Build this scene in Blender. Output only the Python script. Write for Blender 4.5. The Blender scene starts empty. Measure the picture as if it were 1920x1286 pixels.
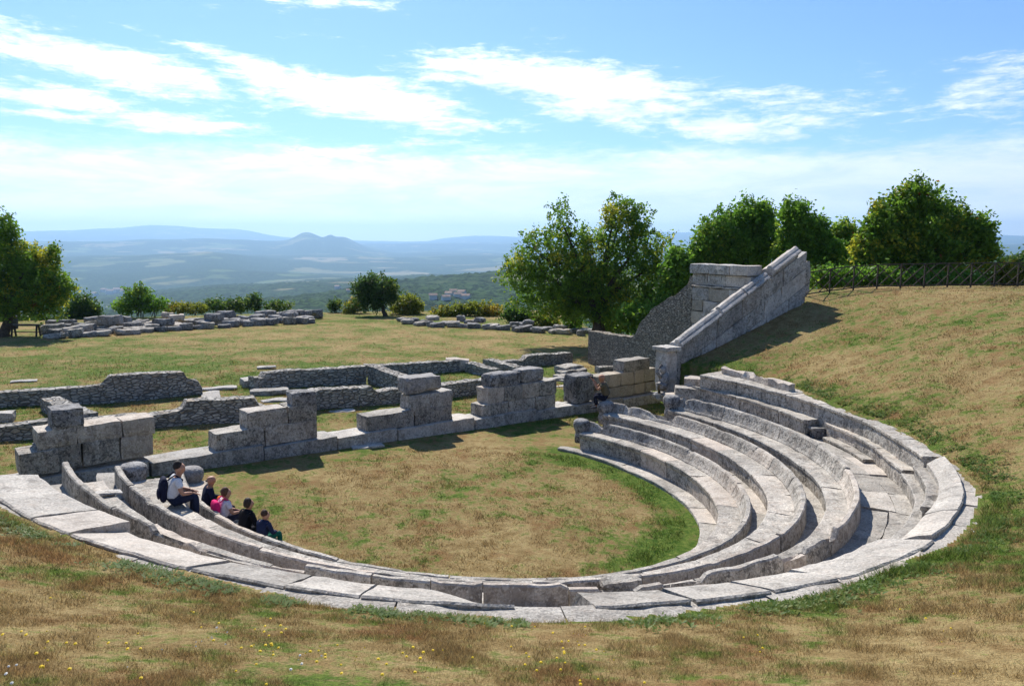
import bpy, bmesh, math, random
import numpy as np
from mathutils import Vector, Matrix, noise as mn
random.seed(7); rng = np.random.default_rng(7)
C = bpy.context.scene.collection
sc = bpy.context.scene
# ------------------------------------------------------------------ camera
F, YH, H = 1460.0, 456.0, 6.4            # focal length and horizon row in photo pixels, eye height in metres
PITCH = math.atan((643-YH)/F)
cam = bpy.data.objects.new('camera', bpy.data.cameras.new('camera')); C.objects.link(cam)
cam.location = (0, 0, H); cam.rotation_euler = (math.pi/2-PITCH, 0, 0)
cam.data.sensor_width = 36; cam.data.lens = 36*F/1920; cam.data.clip_start = .1; cam.data.clip_end = 90000
sc.camera = cam
sc.view_settings.view_transform = 'Standard'; sc.view_settings.look = 'None'
sc.view_settings.exposure = 0.55; sc.view_settings.gamma = 1
# ------------------------------------------------------------------ world, clouds, sun
SUN_AZ, SUN_EL = math.radians(-20), math.radians(46)   # azimuth from +Y towards +X
w = bpy.data.worlds.new('World'); sc.world = w; w.use_nodes = True
nt = w.node_tree; nt.nodes.clear()
class NB:
    """small helper that adds shader nodes and wires them"""
    def __init__(s, nt): s.nt = nt
    def n(s, kind, **kw):
        nd = s.nt.nodes.new(kind)
        for k, v in kw.items():
            if k == 'i':
                for a, b in v.items():
                    if isinstance(b, bpy.types.NodeSocket): s.nt.links.new(b, nd.inputs[a])
                    else: nd.inputs[a].default_value = b
            else: setattr(nd, k, v)
        return nd
    def m(s, op, a, b=None, c=None, clamp=False):
        nd = s.n('ShaderNodeMath', operation=op, use_clamp=clamp)
        for k, v in enumerate((a, b, c)):
            if v is None: continue
            if isinstance(v, bpy.types.NodeSocket): s.nt.links.new(v, nd.inputs[k])
            else: nd.inputs[k].default_value = v
        return nd.outputs[0]
    def mix(s, fac, a, b, blend='MIX'):
        nd = s.n('ShaderNodeMix', data_type='RGBA', blend_type=blend)
        for idx, v in ((0, fac), (6, a), (7, b)):
            if isinstance(v, bpy.types.NodeSocket): s.nt.links.new(v, nd.inputs[idx])
            else: nd.inputs[idx].default_value = v if idx == 0 or len(v) == 4 else (*v, 1)
        return nd.outputs[2]
    def ss(s, v, lo, hi, a=0., b=1.):
        nd = s.n('ShaderNodeMapRange', interpolation_type='SMOOTHSTEP', i={0: v, 1: lo, 2: hi, 3: a, 4: b})
        return nd.outputs[0]
    def noise(s, vec, scale, detail=4, rough=.55, dist=0.):
        nd = s.n('ShaderNodeTexNoise', i={'Vector': vec, 'Scale': scale, 'Detail': detail, 'Roughness': rough, 'Distortion': dist})
        return nd.outputs[0]
    def scale(s, vec, k):
        nd = s.n('ShaderNodeVectorMath', operation='MULTIPLY', i={0: vec, 1: k}); return nd.outputs[0]
b = NB(nt)
sky = b.n('ShaderNodeTexSky', sky_type='NISHITA', sun_disc=False, sun_elevation=SUN_EL, sun_rotation=SUN_AZ, altitude=900, air_density=1.0, dust_density=.6, ozone_density=1.6)
tc = b.n('ShaderNodeTexCoord'); sp = b.n('ShaderNodeSeparateXYZ', i={0: tc.outputs['Generated']})
az = b.m('MULTIPLY', b.m('ARCTAN2', sp.outputs[0], sp.outputs[1]), 57.2958)
el = b.m('MULTIPLY', b.m('ARCSINE', sp.outputs[2]), 57.2958)
uv = b.n('ShaderNodeCombineXYZ', i={0: az, 1: el, 2: 0.})
n1 = b.noise(b.scale(uv.outputs[0], (.11, .55, 1)), 1.0, 9, .62, .5)
n2 = b.noise(b.scale(uv.outputs[0], (.5, 2.0, 1)), 1.0, 8, .68, .3)
def ang(px, py):
    x, y = px-960, py-643
    fy = math.cos(PITCH)*F-math.sin(PITCH)*y; fz = -math.sin(PITCH)*F-math.cos(PITCH)*y
    return math.degrees(math.atan2(x, fy)), math.degrees(math.atan2(fz, math.hypot(x, fy)))
CL = [(190,118,250,34,-9,1.),(110,182,150,22,-5,.9),(330,232,125,20,-1,1.),(90,217,100,10,0,.8),(660,185,230,38,-4,1.05),(790,228,170,18,-3,.9),
      (480,125,120,16,-12,.8),(300,75,60,8,-12,.45),(560,150,60,9,-14,.7),(980,300,60,7,0,.4),(1250,130,60,10,-10,.5),(1290,190,90,14,-14,.8),(1520,230,90,14,-8,.7),(1060,155,290,38,-6,1.05),(1130,200,200,34,-8,.95),(1370,242,170,26,-9,.95),(860,140,110,18,-8,.6),(1580,262,190,26,-6,.5),(1450,185,220,24,-9,.62),
      (600,4,170,11,0,.75),(400,10,30,7,0,.6),(1870,150,95,38,10,.7),(1660,172,130,34,0,.38),(820,268,110,9,0,.55),(650,300,150,34,0,.75),(350,298,100,9,0,.6),(1750,245,260,34,0,.4),(620,75,110,12,0,.3)]
acc = None
for (px, py, hw, hh, rot, amp) in CL:
    u0, v0 = ang(px, py); k = 57.2958/F
    r = math.radians(rot); cr, sr = math.cos(r), math.sin(r)
    du = b.m('SUBTRACT', az, u0); dv = b.m('SUBTRACT', el, v0)
    a_ = b.m('MULTIPLY', b.m('ADD', b.m('MULTIPLY', du, cr), b.m('MULTIPLY', dv, sr)), 1/(hw*k))
    c_ = b.m('MULTIPLY', b.m('SUBTRACT', b.m('MULTIPLY', dv, cr), b.m('MULTIPLY', du, sr)), 1/(hh*k))
    d2 = b.m('ADD', b.m('POWER', b.m('ABSOLUTE', a_), 2.), b.m('POWER', b.m('ABSOLUTE', c_), 2.))
    e_ = b.m('MULTIPLY', b.m('EXPONENT', b.m('MULTIPLY', d2, -.8)), amp)
    acc = e_ if acc is None else b.m('MAXIMUM', acc, e_)
wisp = b.m('ADD', b.m('MULTIPLY', b.m('SUBTRACT', n1, .5), 1.5), b.m('MULTIPLY', b.m('SUBTRACT', n2, .5), 1.5))
cl = b.m('POWER', b.ss(b.m('ADD', acc, wisp), .26, .92), 1.25)
veil = b.m('MULTIPLY', b.ss(b.m('ADD', el, b.m('MULTIPLY', wisp, -1.6)), 7.3, 5.0), b.m('ADD', .90, b.m('MULTIPLY', wisp, .30)), clamp=True)
cloud = b.m('MAXIMUM', cl, veil)
mul = b.mix(1., sky.outputs[0], (.55, .735, .96), 'MULTIPLY')
left = b.ss(az, 34., -18.)                       # brighter, whiter cloud towards the sun's side
bright = b.mix(left, (7.0, 7.4, 8.0), (9.4, 9.6, 9.7))
bright = b.mix(b.ss(n1, .62, .36, 0, .55), bright, (5.2, 6.0, 7.0))
lowc = b.mix(b.ss(el, 3.4, .6), bright, (12., 12., 12.))
col = b.mix(cloud, mul, lowc)
bg = b.n('ShaderNodeBackground', i={0: col, 1: .115}); wo = b.n('ShaderNodeOutputWorld', i={0: bg.outputs[0]})
w.cycles.sampling_method = 'MANUAL'; w.cycles.sample_map_resolution = 512
sl = bpy.data.lights.new('sun', 'SUN'); sl.energy = 5.0; sl.angle = math.radians(.5); sl.color = (1, .955, .88)
so = bpy.data.objects.new('sun', sl); C.objects.link(so)
sd = Vector((math.sin(SUN_AZ)*math.cos(SUN_EL), math.cos(SUN_AZ)*math.cos(SUN_EL), math.sin(SUN_EL)))
so.rotation_euler = sd.to_track_quat('Z', 'Y').to_euler(); so.location = (0, 0, 60)
# ------------------------------------------------------------------ geometry of the site
CX, CY, TAU = -1.04, 18.82, .04           # centre of the rows; the old floor dips slightly to the east
def tz(x): return -TAU*(min(max(x, -13.), 9.)+1.)
cp, spi = math.cos(PITCH), math.sin(PITCH)
def ray(px, py):
    x, y = px-960, py-643
    return x, cp*F-spi*y, -spi*F-cp*y
def P(px, py, z):                          # point of the photo on the level z
    x, y, q = ray(px, py); t = (z-H)/q
    return Vector((x*t, y*t, z))
def PT(px, py, z0):                        # the same on the dipping floor
    z = z0
    for _ in range(12): p = P(px, py, z); z = z0+tz(p.x)
    return P(px, py, z)
def PY(px, py, Y):
    x, y, q = ray(px, py); t = Y/y
    return Vector((x*t, Y, H+q*t))
def polar(p):
    a = math.degrees(math.atan2(p.y-CY, p.x-CX))
    if a < 120: a += 360
    return a, math.hypot(p.x-CX, p.y-CY)
def XY(th, r):
    a = math.radians(th); return CX+r*math.cos(a), CY+r*math.sin(a)
TH = list(range(180, 441, 10))
R = {'kerb': [5.82,5.82,5.59,5.39,5.25,5.19,5.19,5.26,5.36,5.47,5.59,5.68,5.74,5.76,5.73,5.68,5.62,5.53,5.43,5.35,5.3,5.3,5.37,5.52,5.68,5.72,5.72],
 'seat1': [6.22,6.22,6.0,5.8,5.66,5.59,5.6,5.66,5.76,5.88,5.99,6.09,6.15,6.16,6.14,6.08,6.0,5.89,5.81,5.75,5.73,5.76,5.82,5.89,5.92,5.9,5.9],
 'back1': [6.73,6.73,6.52,6.35,6.23,6.18,6.2,6.27,6.37,6.49,6.6,6.7,6.75,6.77,6.74,6.68,6.6,6.51,6.43,6.37,6.35,6.37,6.41,6.46,6.48,6.45,6.45],
 'seat2': [7.28,7.28,7.05,6.84,6.72,6.66,6.67,6.73,6.83,6.95,7.06,7.14,7.2,7.2,7.17,7.11,7.03,6.94,6.86,6.81,6.79,6.81,6.86,6.91,6.92,6.9,6.9],
 'back2': [8.02,8.02,7.79,7.54,7.38,7.31,7.32,7.39,7.49,7.61,7.72,7.81,7.86,7.86,7.83,7.77,7.69,7.61,7.54,7.5,7.49,7.52,7.55,7.56,7.52,7.46,7.46],
 'seat3': [8.42,8.42,8.19,7.99,7.86,7.79,7.8,7.86,7.96,8.08,8.18,8.27,8.32,8.34,8.32,8.26,8.17,8.06,7.96,7.9,7.9,7.92,7.93,7.93,7.9,7.8,7.8],
 'back3': [9.01,9.01,8.79,8.57,8.41,8.33,8.32,8.38,8.46,8.57,8.67,8.76,8.81,8.83,8.82,8.77,8.71,8.63,8.56,8.5,8.46,8.44,8.42,8.4,8.35,8.2,8.2],
 'outer': [10.69,10.69,10.47,10.27,10.13,10.06,10.04,10.1,10.21,10.34,10.47,10.57,10.64,10.65,10.62,10.54,10.46,10.36,10.28,10.22,10.2,10.22,10.28,10.34,10.36,10.3,10.3]}
Z = dict(kerb=.1, seat1=.62, back1=.95, seat2=1.11, back2=1.41, seat3=1.43, back3=1.82, outer=2.33)
def tab(name):
    v = R[name]
    def f(th):
        k = min(max((th-180)/10, 0), len(v)-1.001); i = int(k); t = k-i
        p0, p1, p2, p3 = v[max(i-1, 0)], v[i], v[i+1], v[min(i+2, len(v)-1)]
        return .5*((2*p1)+(-p0+p2)*t+(2*p0-5*p1+4*p2-p3)*t*t+(-p0+3*p1-3*p2+p3)*t**3)
    return f
T = {k: tab(k) for k in R}
def pix(pts, z0):                          # (theta, r) curve through points of the photo lying at height z0 over the floor
    q = sorted(polar(PT(a, c, z0)) for a, c in pts)
    xs = [a for a, _ in q]; ys = [r for _, r in q]
    return (lambda th: float(np.interp(th, xs, ys))), xs[0], xs[-1]
grass_in, _, _ = pix([(1360,688),(1440,705),(1520,738),(1600,770),(1680,795),(1740,835),(1800,870),(1848,912),(1850,957),(1800,1022),(1690,1058),(1500,1117),(1300,1148),(1130,1160),(950,1158),(800,1145),(640,1130),(500,1112),(330,1070),(170,1020),(120,1008),(0,965)], 2.36)
U = Vector((.85, .527, 0)).normalized(); NS = Vector((-U.y, U.x, 0))      # along the stage, and away from the cavea
WA = PT(1262, 728, 1.42)                   # foot of the pillar where the sloping wall starts
# ------------------------------------------------------------------ node materials
def mat(name):
    m = bpy.data.materials.new(name); m.use_nodes = True; m.node_tree.nodes.clear(); return m, NB(m.node_tree)
def fin(b, col, rough=.9, bump=None, strength=.4, dist=.02, spec=.2, trans=0.):
    p = b.n('ShaderNodeBsdfPrincipled', i={'Base Color': col, 'Roughness': rough, 'Specular IOR Level': spec})
    if bump is not None:
        bu = b.n('ShaderNodeBump', i={'Strength': strength, 'Distance': dist, 'Height': bump}); b.nt.links.new(bu.outputs[0], p.inputs['Normal'])
    out = p.outputs[0]
    if trans:
        t = b.n('ShaderNodeBsdfTranslucent', i={0: col}); mx = b.n('ShaderNodeMixShader', i={0: trans, 1: out, 2: t.outputs[0]}); out = mx.outputs[0]
    b.n('ShaderNodeOutputMaterial', i={0: out}); return p
def stone(name, light, dark, warm, stain=.55, sc_=1.):
    m, b = mat(name); g = b.n('ShaderNodeNewGeometry'); pos = g.outputs['Position']
    oi = b.n('ShaderNodeObjectInfo'); rnd = g.outputs['Random Per Island']
    a = b.noise(pos, 1.3*sc_, 6, .6, .2); c = b.noise(pos, 6.*sc_, 6, .65, .1); d = b.noise(pos, 30., 4, .6); e = b.noise(b.scale(pos, (1, 1, .35)), 3.1*sc_, 7, .7, .4)
    col = b.mix(b.ss(a, .3, .7), dark, light)
    col = b.mix(b.ss(c, .45, .72, 0, .55), col, warm)
    col = b.mix(b.ss(e, .50, .64, 0, stain), col, tuple(x*.28 for x in dark))          # black lichen
    col = b.mix(b.ss(b.noise(pos, 11., 5, .75), .60, .70, 0, .6), col, tuple(min(1, x*1.35) for x in light))   # pale lichen
    col = b.mix(b.ss(d, .42, .66, .0, .55), col, tuple(x*.5 for x in dark))
    col = b.mix(b.ss(b.noise(pos, 17., 6, .8, .3), .52, .62, 0, stain*.9), col, tuple(x*.35 for x in dark))
    upz = b.n('ShaderNodeSeparateXYZ', i={0: g.outputs['True Normal']}).outputs[2]; side_ = b.ss(upz, .75, .25)   # lichen grows on the upright faces
    sp1 = b.noise(pos, 13., 5, .75, .4); sp2 = b.noise(pos, 4.5, 4, .7, .3)
    lm = b.m('MULTIPLY', b.ss(b.m('ADD', b.m('MULTIPLY', sp1, .7), b.m('MULTIPLY', sp2, .45)), .55, .66, 0, stain*1.25), side_)
    col = b.mix(lm, col, tuple(x*.22 for x in dark))
    cr = b.noise(b.scale(pos, (1, 1, .6)), 22., 3, .6); col = b.mix(b.m('MULTIPLY', b.ss(cr, .58, .68), .35), col, tuple(min(1, x*1.5) for x in light))
    v = b.m('ADD', .80, b.m('MULTIPLY', oi.outputs['Random'], .40)); col = b.mix(b.ss(oi.outputs['Random'], .55, 1., 0, .35), col, warm)
    col = b.mix(1., col, b.n('ShaderNodeCombineColor', i={0: v, 1: v, 2: v}).outputs[0], 'MULTIPLY')
    vo = b.n('ShaderNodeTexVoronoi', feature='F1', i={'Vector': pos, 'Scale': 16.})
    h = b.m('ADD', b.m('ADD', b.m('MULTIPLY', c, 1.2), b.m('MULTIPLY', d, .5)), b.m('MULTIPLY', vo.outputs[0], .35))
    fin(b, col, .92, h, .75, .035, .15); return m
M_ST = stone('weathered limestone', (.60,.55,.475), (.34,.31,.27), (.46,.36,.28), .62)
M_PAVE = stone('worn paving limestone', (.56,.515,.45), (.36,.33,.29), (.46,.38,.31), .5, .8)
M_PALE = stone('pale cut limestone', (.62,.585,.53), (.40,.37,.335), (.50,.41,.32), .5)
M_TAN = stone('tan restored limestone', (.46,.41,.33), (.33,.29,.235), (.42,.33,.24), .25)
M_DK = stone('dark lichen limestone', (.44,.42,.395), (.22,.21,.205), (.28,.25,.22), .7)
def rubble(name, l, d, s=1.):
    m, b = mat(name); g = b.n('ShaderNodeNewGeometry'); pos = g.outputs['Position']
    wv = b.noise(pos, 2.2, 3); sv = b.n('ShaderNodeVectorMath', operation='ADD', i={0: b.scale(pos, (4.2*s, 4.2*s, 11.*s)), 1: b.n('ShaderNodeCombineXYZ', i={0: wv, 1: wv, 2: wv}).outputs[0]}).outputs[0]
    f1 = b.n('ShaderNodeTexVoronoi', feature='F1', i={'Vector': sv, 'Scale': 1.}); ed = b.n('ShaderNodeTexVoronoi', feature='DISTANCE_TO_EDGE', i={'Vector': sv, 'Scale': 1.})
    sepc = b.n('ShaderNodeSeparateColor', i={0: f1.outputs['Color']})
    col = b.mix(sepc.outputs[0], d, l); col = b.mix(b.ss(sepc.outputs[1], .7, 1., 0, .6), col, (.42, .32, .22))
    col = b.mix(b.ss(b.noise(pos, 9., 5, .7), .42, .7, 0, .6), col, tuple(x*.45 for x in d))
    edge = b.ss(ed.outputs[0], .02, .13); col = b.mix(edge, tuple(x*.55 for x in d), col)
    h = b.m('ADD', edge, b.m('MULTIPLY', b.noise(pos, 18., 4), .4)); fin(b, col, .95, h, 1., .05, .1); return m
M_RUB = rubble('small stone masonry', (.56,.52,.46), (.30,.28,.25))
M_RB2 = rubble('brown small stone masonry', (.47,.42,.345), (.24,.21,.17), 1.25)
def grassmat(name, blade=False, lawn=False):
    m, b = mat(name); g = b.n('ShaderNodeNewGeometry'); pos = g.outputs['Position']
    gr = b.n('ShaderNodeAttribute', attribute_name='green').outputs['Fac']
    a = b.noise(pos, .35, 5, .6, .3); c = b.noise(pos, 2.6, 6, .65, .2); d = b.noise(pos, 9., 5, .7); e = b.noise(b.scale(pos, (1, 1, 1)), .8, 4, .6)
    f = b.noise(pos, 38., 3, .75)
    straw = b.mix(b.ss(c, .35, .65), (.29,.20,.085), (.47,.35,.165))
    straw = b.mix(b.ss(e, .52, .70, 0, .6), straw, (.27,.135,.06))
    green = b.mix(b.ss(d, .35, .7), (.06,.125,.018), (.19,.24,.05))
    gm = b.m('ADD', b.m('ADD', b.m('MULTIPLY', b.m('SUBTRACT', a, .5), 2.2), b.m('MULTIPLY', b.m('SUBTRACT', c, .5), 2.8)), b.m('ADD', gr, b.m('MULTIPLY', b.m('SUBTRACT', d, .5), 1.9)))
    col = b.mix(b.ss(gm, -.12, .60), straw, green)
    if blade:
        r = g.outputs['Random Per Island']
        col = b.mix(b.ss(r, .0, 1., .0, 1.), b.mix(1., col, (.42,.42,.40), 'MULTIPLY'), b.mix(1., col, (1.55,1.5,1.42), 'MULTIPLY'))
        fin(b, col, .85, None, spec=.15, trans=.35)
    else:
        col = b.mix(b.ss(f, .38, .66, .0, .6), col, b.mix(1., col, (.42,.42,.40), 'MULTIPLY'))
        col = b.mix(b.ss(d, .62, .85, 0., .5), col, (.50,.40,.24))
        h = b.m('ADD', b.m('MULTIPLY', d, 1.), b.m('MULTIPLY', f, .9)); fin(b, col, .95, h, .9, .06, .05)
    return m
M_GR = grassmat('dry grass ground'); M_BL = grassmat('grass blades', True)
def plain(name, col, rough=.8, spec=.3, var=.25, ns=14., bump=.2):
    m, b = mat(name); g = b.n('ShaderNodeNewGeometry'); n_ = b.noise(g.outputs['Position'], ns, 5, .6)
    c = b.mix(b.ss(n_, .3, .7), tuple(x*(1-var) for x in col), tuple(min(1, x*(1+var)) for x in col)); fin(b, c, rough, n_, bump, .01, spec); return m
# ------------------------------------------------------------------ object helpers
def tag(o, label=None, cat=None, group=None, kind=None):
    if label: o['label'] = label
    if cat: o['category'] = cat
    if group: o['group'] = group
    if kind: o['kind'] = kind
    return o
def empty(name, loc, label=None, cat=None, group=None):
    o = bpy.data.objects.new(name, None); C.objects.link(o); o.location = loc; o.empty_display_size = .3; bpy.context.view_layer.update()
    return tag(o, label, cat, group)
def link(name, me, m, parent=None, smooth=False):
    me.materials.clear(); me.materials.append(m)
    o = bpy.data.objects.new(name, me); C.objects.link(o)
    if smooth:
        me.polygons.foreach_set('use_smooth', [True]*len(me.polygons))
    if parent is not None:
        o.parent = parent
        o.location = -ploc(parent)
    elif len(me.vertices) < 60000:          # a thing of one mesh: its origin goes to the middle of its base
        co = np.empty(len(me.vertices)*3, np.float32); me.vertices.foreach_get('co', co); co = co.reshape(-1, 3)
        c = Vector(((co[:, 0].min()+co[:, 0].max())/2, (co[:, 1].min()+co[:, 1].max())/2, float(co[:, 2].min())))
        me.transform(Matrix.Translation(-c)); o.location = c
    return o
def ploc(p):
    v = Vector(p.location)
    while p.parent: p = p.parent; v += Vector(p.location)
    return v
def mesh(name, verts, faces):
    me = bpy.data.meshes.new(name); me.from_pydata([tuple(v) for v in verts], [], faces); me.update(); return me
def npmesh(name, V, Q, n=4):
    me = bpy.data.meshes.new(name); V = np.asarray(V, np.float32); Q = np.asarray(Q, np.int32)
    me.vertices.add(len(V)); me.vertices.foreach_set('co', V.ravel())
    me.loops.add(Q.size); me.loops.foreach_set('vertex_index', Q.ravel())
    me.polygons.add(len(Q)); me.polygons.foreach_set('loop_start', np.arange(len(Q), dtype=np.int32)*n)
    me.update(calc_edges=True); me.validate(); return me
def fbm(v, s, seed=0): return mn.noise(Vector(v)*s+Vector((seed*3.1, seed*7.7, seed*1.3)))
class Build:
    """collects closed solids in world coordinates, then links them as one mesh"""
    def __init__(s): s.v = []; s.f = []
    def add(s, vs, fs): o = len(s.v); s.v += [Vector(q) for q in vs]; s.f += [tuple(i+o for i in f) for f in fs]
    def make(s, name, m, parent=None, smooth=False): return link(name, mesh(name, s.v, s.f), m, parent, smooth)
def block(B, M, sx, sy, sz, rough=.015, bev=.03, seg=.22, seed=None, shape=None):
    """a worn stone block: box bevelled, subdivided and roughened; M places its lower corner"""
    seed = random.random()*50 if seed is None else seed
    bm = bmesh.new(); bmesh.ops.create_cube(bm, size=1)
    for v in bm.verts: v.co = Vector(((v.co.x+.5)*sx, (v.co.y+.5)*sy, (v.co.z+.5)*sz))
    bev = min(bev, .3*min(sx, sy, sz))
    for ax, L in ((0, sx), (1, sy), (2, sz)):
        es = [e for e in bm.edges if abs((e.verts[0].co-e.verts[1].co)[ax]) > L*.9 and abs((e.verts[0].co-e.verts[1].co).length-L) < 1e-4]
        cuts = min(max(int(L/seg), 1), 14)
        bmesh.ops.subdivide_edges(bm, edges=es, cuts=cuts, use_grid_fill=True)
    for v in bm.verts:
        c = v.co
        ex = [min(c.x, sx-c.x), min(c.y, sy-c.y), min(c.z, sz-c.z)]
        onb = sum(1 for t in ex if t < 1e-5)
        if onb >= 2:
            ctr = Vector((sx/2, sy/2, sz/2)); d = ctr-c
            k = bev*(.5+1.3*max(0, fbm(c, 3.4, seed)+.1))*(1.5 if onb == 3 else 1)
            for a in range(3):
                if ex[a] < 1e-5: c[a] += math.copysign(k*.6, d[a])
        nz = mn.noise_vector(c*1.7+Vector((seed, seed*2, 0)))*rough*1.9+mn.noise_vector(c*5+Vector((seed, 0, seed)))*rough*1.1
        v.co = c+nz
        if shape: v.co = shape(v.co)
    bm.verts.index_update()
    B.add([M @ v.co for v in bm.verts], [[v.index for v in f.verts] for f in bm.faces]); bm.free()
def frame(o, u, n=None):
    u = Vector(u).normalized(); n = Vector((-u.y, u.x, 0)).normalized() if n is None else n
    return Matrix(((u.x, n.x, 0, o[0]), (u.y, n.y, 0, o[1]), (u.z, 0, 1, o[2]), (0, 0, 0, 1)))
def fv(x): return x if callable(x) else (lambda th: x)
def sweep(B, th0, th1, prof, step=.16, rough=.012, seed=None, sub=.13, chip=0., chipf=None, tilt=True, r_ref=8.):
    """solid swept round the cavea between two angles. prof: [(r, z)], each a number or a function of the angle"""
    seed = random.random()*60 if seed is None else seed
    prof = [(fv(a), fv(c)) for a, c in prof]
    n = max(int(abs(th1-th0)*math.pi/180*r_ref/step), 2)
    rings = []
    # resample counts from the middle ring
    tm = (th0+th1)/2; base = [(p[0](tm), p[1](tm)) for p in prof]; k = len(base); cnt = []
    for i in range(k):
        a, c = base[i], base[(i+1) % k]; cnt.append(max(1, min(8, int(round(math.hypot(a[0]-c[0], a[1]-c[1])/sub)))))
    zt = max(q[1] for q in base); vs = []
    for j in range(n+1):
        th = th0+(th1-th0)*j/n; pr = [(p[0](th), p[1](th)) for p in prof]; ring = []
        edge = min(j, n-j) == 0
        for i in range(k):
            a, c = pr[i], pr[(i+1) % k]
            for s in range(cnt[i]):
                t = s/cnt[i]; ring.append((a[0]+(c[0]-a[0])*t, a[1]+(c[1]-a[1])*t))
        for (r, z) in ring:
            x, y = XY(th, r); zz = z+(tz(x) if tilt else 0)
            if chipf and z > zt-.12: zz -= chipf(th)
            q = Vector((x, y, zz)); dn = mn.noise_vector(q*1.6+Vector((seed, 0, 0)))*rough*1.5+mn.noise_vector(q*5+Vector((0, seed, 0)))*rough*.9
            if chip and z > zt-.1:
                cc = fbm(q, 2.6, seed); dn.z -= max(0, cc-.12)*chip
            vs.append(q+dn)
    m = sum(cnt); fs = []
    for j in range(n):
        for i in range(m):
            fs.append((j*m+i, j*m+(i+1) % m, (j+1)*m+(i+1) % m, (j+1)*m+i))
    c0 = Vector(); c1 = Vector()
    fs.append(tuple(range(m))[::-1]); fs.append(tuple(n*m+i for i in range(m)))
    B.add(vs, fs)
def tube(B, pts, rad, k=8, cap=True):
    pts = [Vector(p) for p in pts]; rings = []
    for i, p in enumerate(pts):
        d = (pts[min(i+1, len(pts)-1)]-pts[max(i-1, 0)]).normalized()
        a = d.cross(Vector((.13, .31, .94))).normalized() if abs(d.z) < .9 else d.cross(Vector((1, .1, 0))).normalized(); c = d.cross(a)
        r = rad[i] if isinstance(rad, (list, tuple)) else rad
        rings += [p+a*math.cos(2*math.pi*j/k)*r+c*math.sin(2*math.pi*j/k)*r for j in range(k)]
    fs = [(i*k+j, i*k+(j+1) % k, (i+1)*k+(j+1) % k, (i+1)*k+j) for i in range(len(pts)-1) for j in range(k)]
    if cap: fs += [tuple(range(k))[::-1], tuple((len(pts)-1)*k+j for j in range(k))]
    B.add(rings, fs)
def bar(B, a, c, w, h):
    a, c = Vector(a), Vector(c); d = (c-a).normalized(); s = d.cross(Vector((0, 0, 1)))
    s = s.normalized() if s.length > 1e-3 else Vector((1, 0, 0)); t = s.cross(d).normalized()
    q = [p+s*i*w/2+t*j*h/2 for p in (a, c) for i, j in ((-1,-1),(1,-1),(1,1),(-1,1))]
    B.add(q, [(0,3,2,1),(4,5,6,7),(0,1,5,4),(1,2,6,5),(2,3,7,6),(3,0,4,7)])
def blob(B, c, rx, ry, rz, seed=0, rough=.08, n=10, M=None):
    vs = []; fs = []; k = 2*n
    for i in range(n+1):
        for j in range(k):
            a, e = 2*math.pi*j/k, math.pi*i/n
            d = Vector((math.sin(e)*math.cos(a), math.sin(e)*math.sin(a), math.cos(e)))
            r = 1+rough*fbm(d, 2.3, seed)+rough*.5*fbm(d, 6., seed)
            q = Vector((d.x*rx*r, d.y*ry*r, d.z*rz*r)); vs.append(Vector(c)+(M @ q if M else q))
    for i in range(n):
        for j in range(k): fs.append((i*k+j, (i+1)*k+j, (i+1)*k+(j+1) % k, i*k+(j+1) % k))
    B.add(vs, fs)
# ------------------------------------------------------------------ the ground
_ths = np.arange(120, 481, 1.); _gr = np.array([grass_in(min(max(t, 200), 398)) for t in _ths])-.07
def n2d(x, y, s, seed=0.):
    """cheap smooth value noise on arrays"""
    x = x*s+seed*17.3; y = y*s+seed*9.1; xi = np.floor(x).astype(np.int64); yi = np.floor(y).astype(np.int64); fx = x-xi; fy = y-yi
    def h(a, c):
        k = (a*374761393+c*668265263) & 0x7fffffff; k = ((k ^ (k >> 13))*1274126177) & 0x7fffffff; return ((k ^ (k >> 16)) & 0xffff)/65535.
    fx = fx*fx*(3-2*fx); fy = fy*fy*(3-2*fy)
    return (h(xi, yi)*(1-fx)+h(xi+1, yi)*fx)*(1-fy)+(h(xi, yi+1)*(1-fx)+h(xi+1, yi+1)*fx)*fy-.5
def f2d(x, y, s, seed=0., o=4):
    t = 0; a = 1.
    for i in range(o): t = t+a*n2d(x, y, s*2**i, seed+i); a *= .5
    return t
LB = Vector((-8.6, 13.9, 0))
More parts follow.
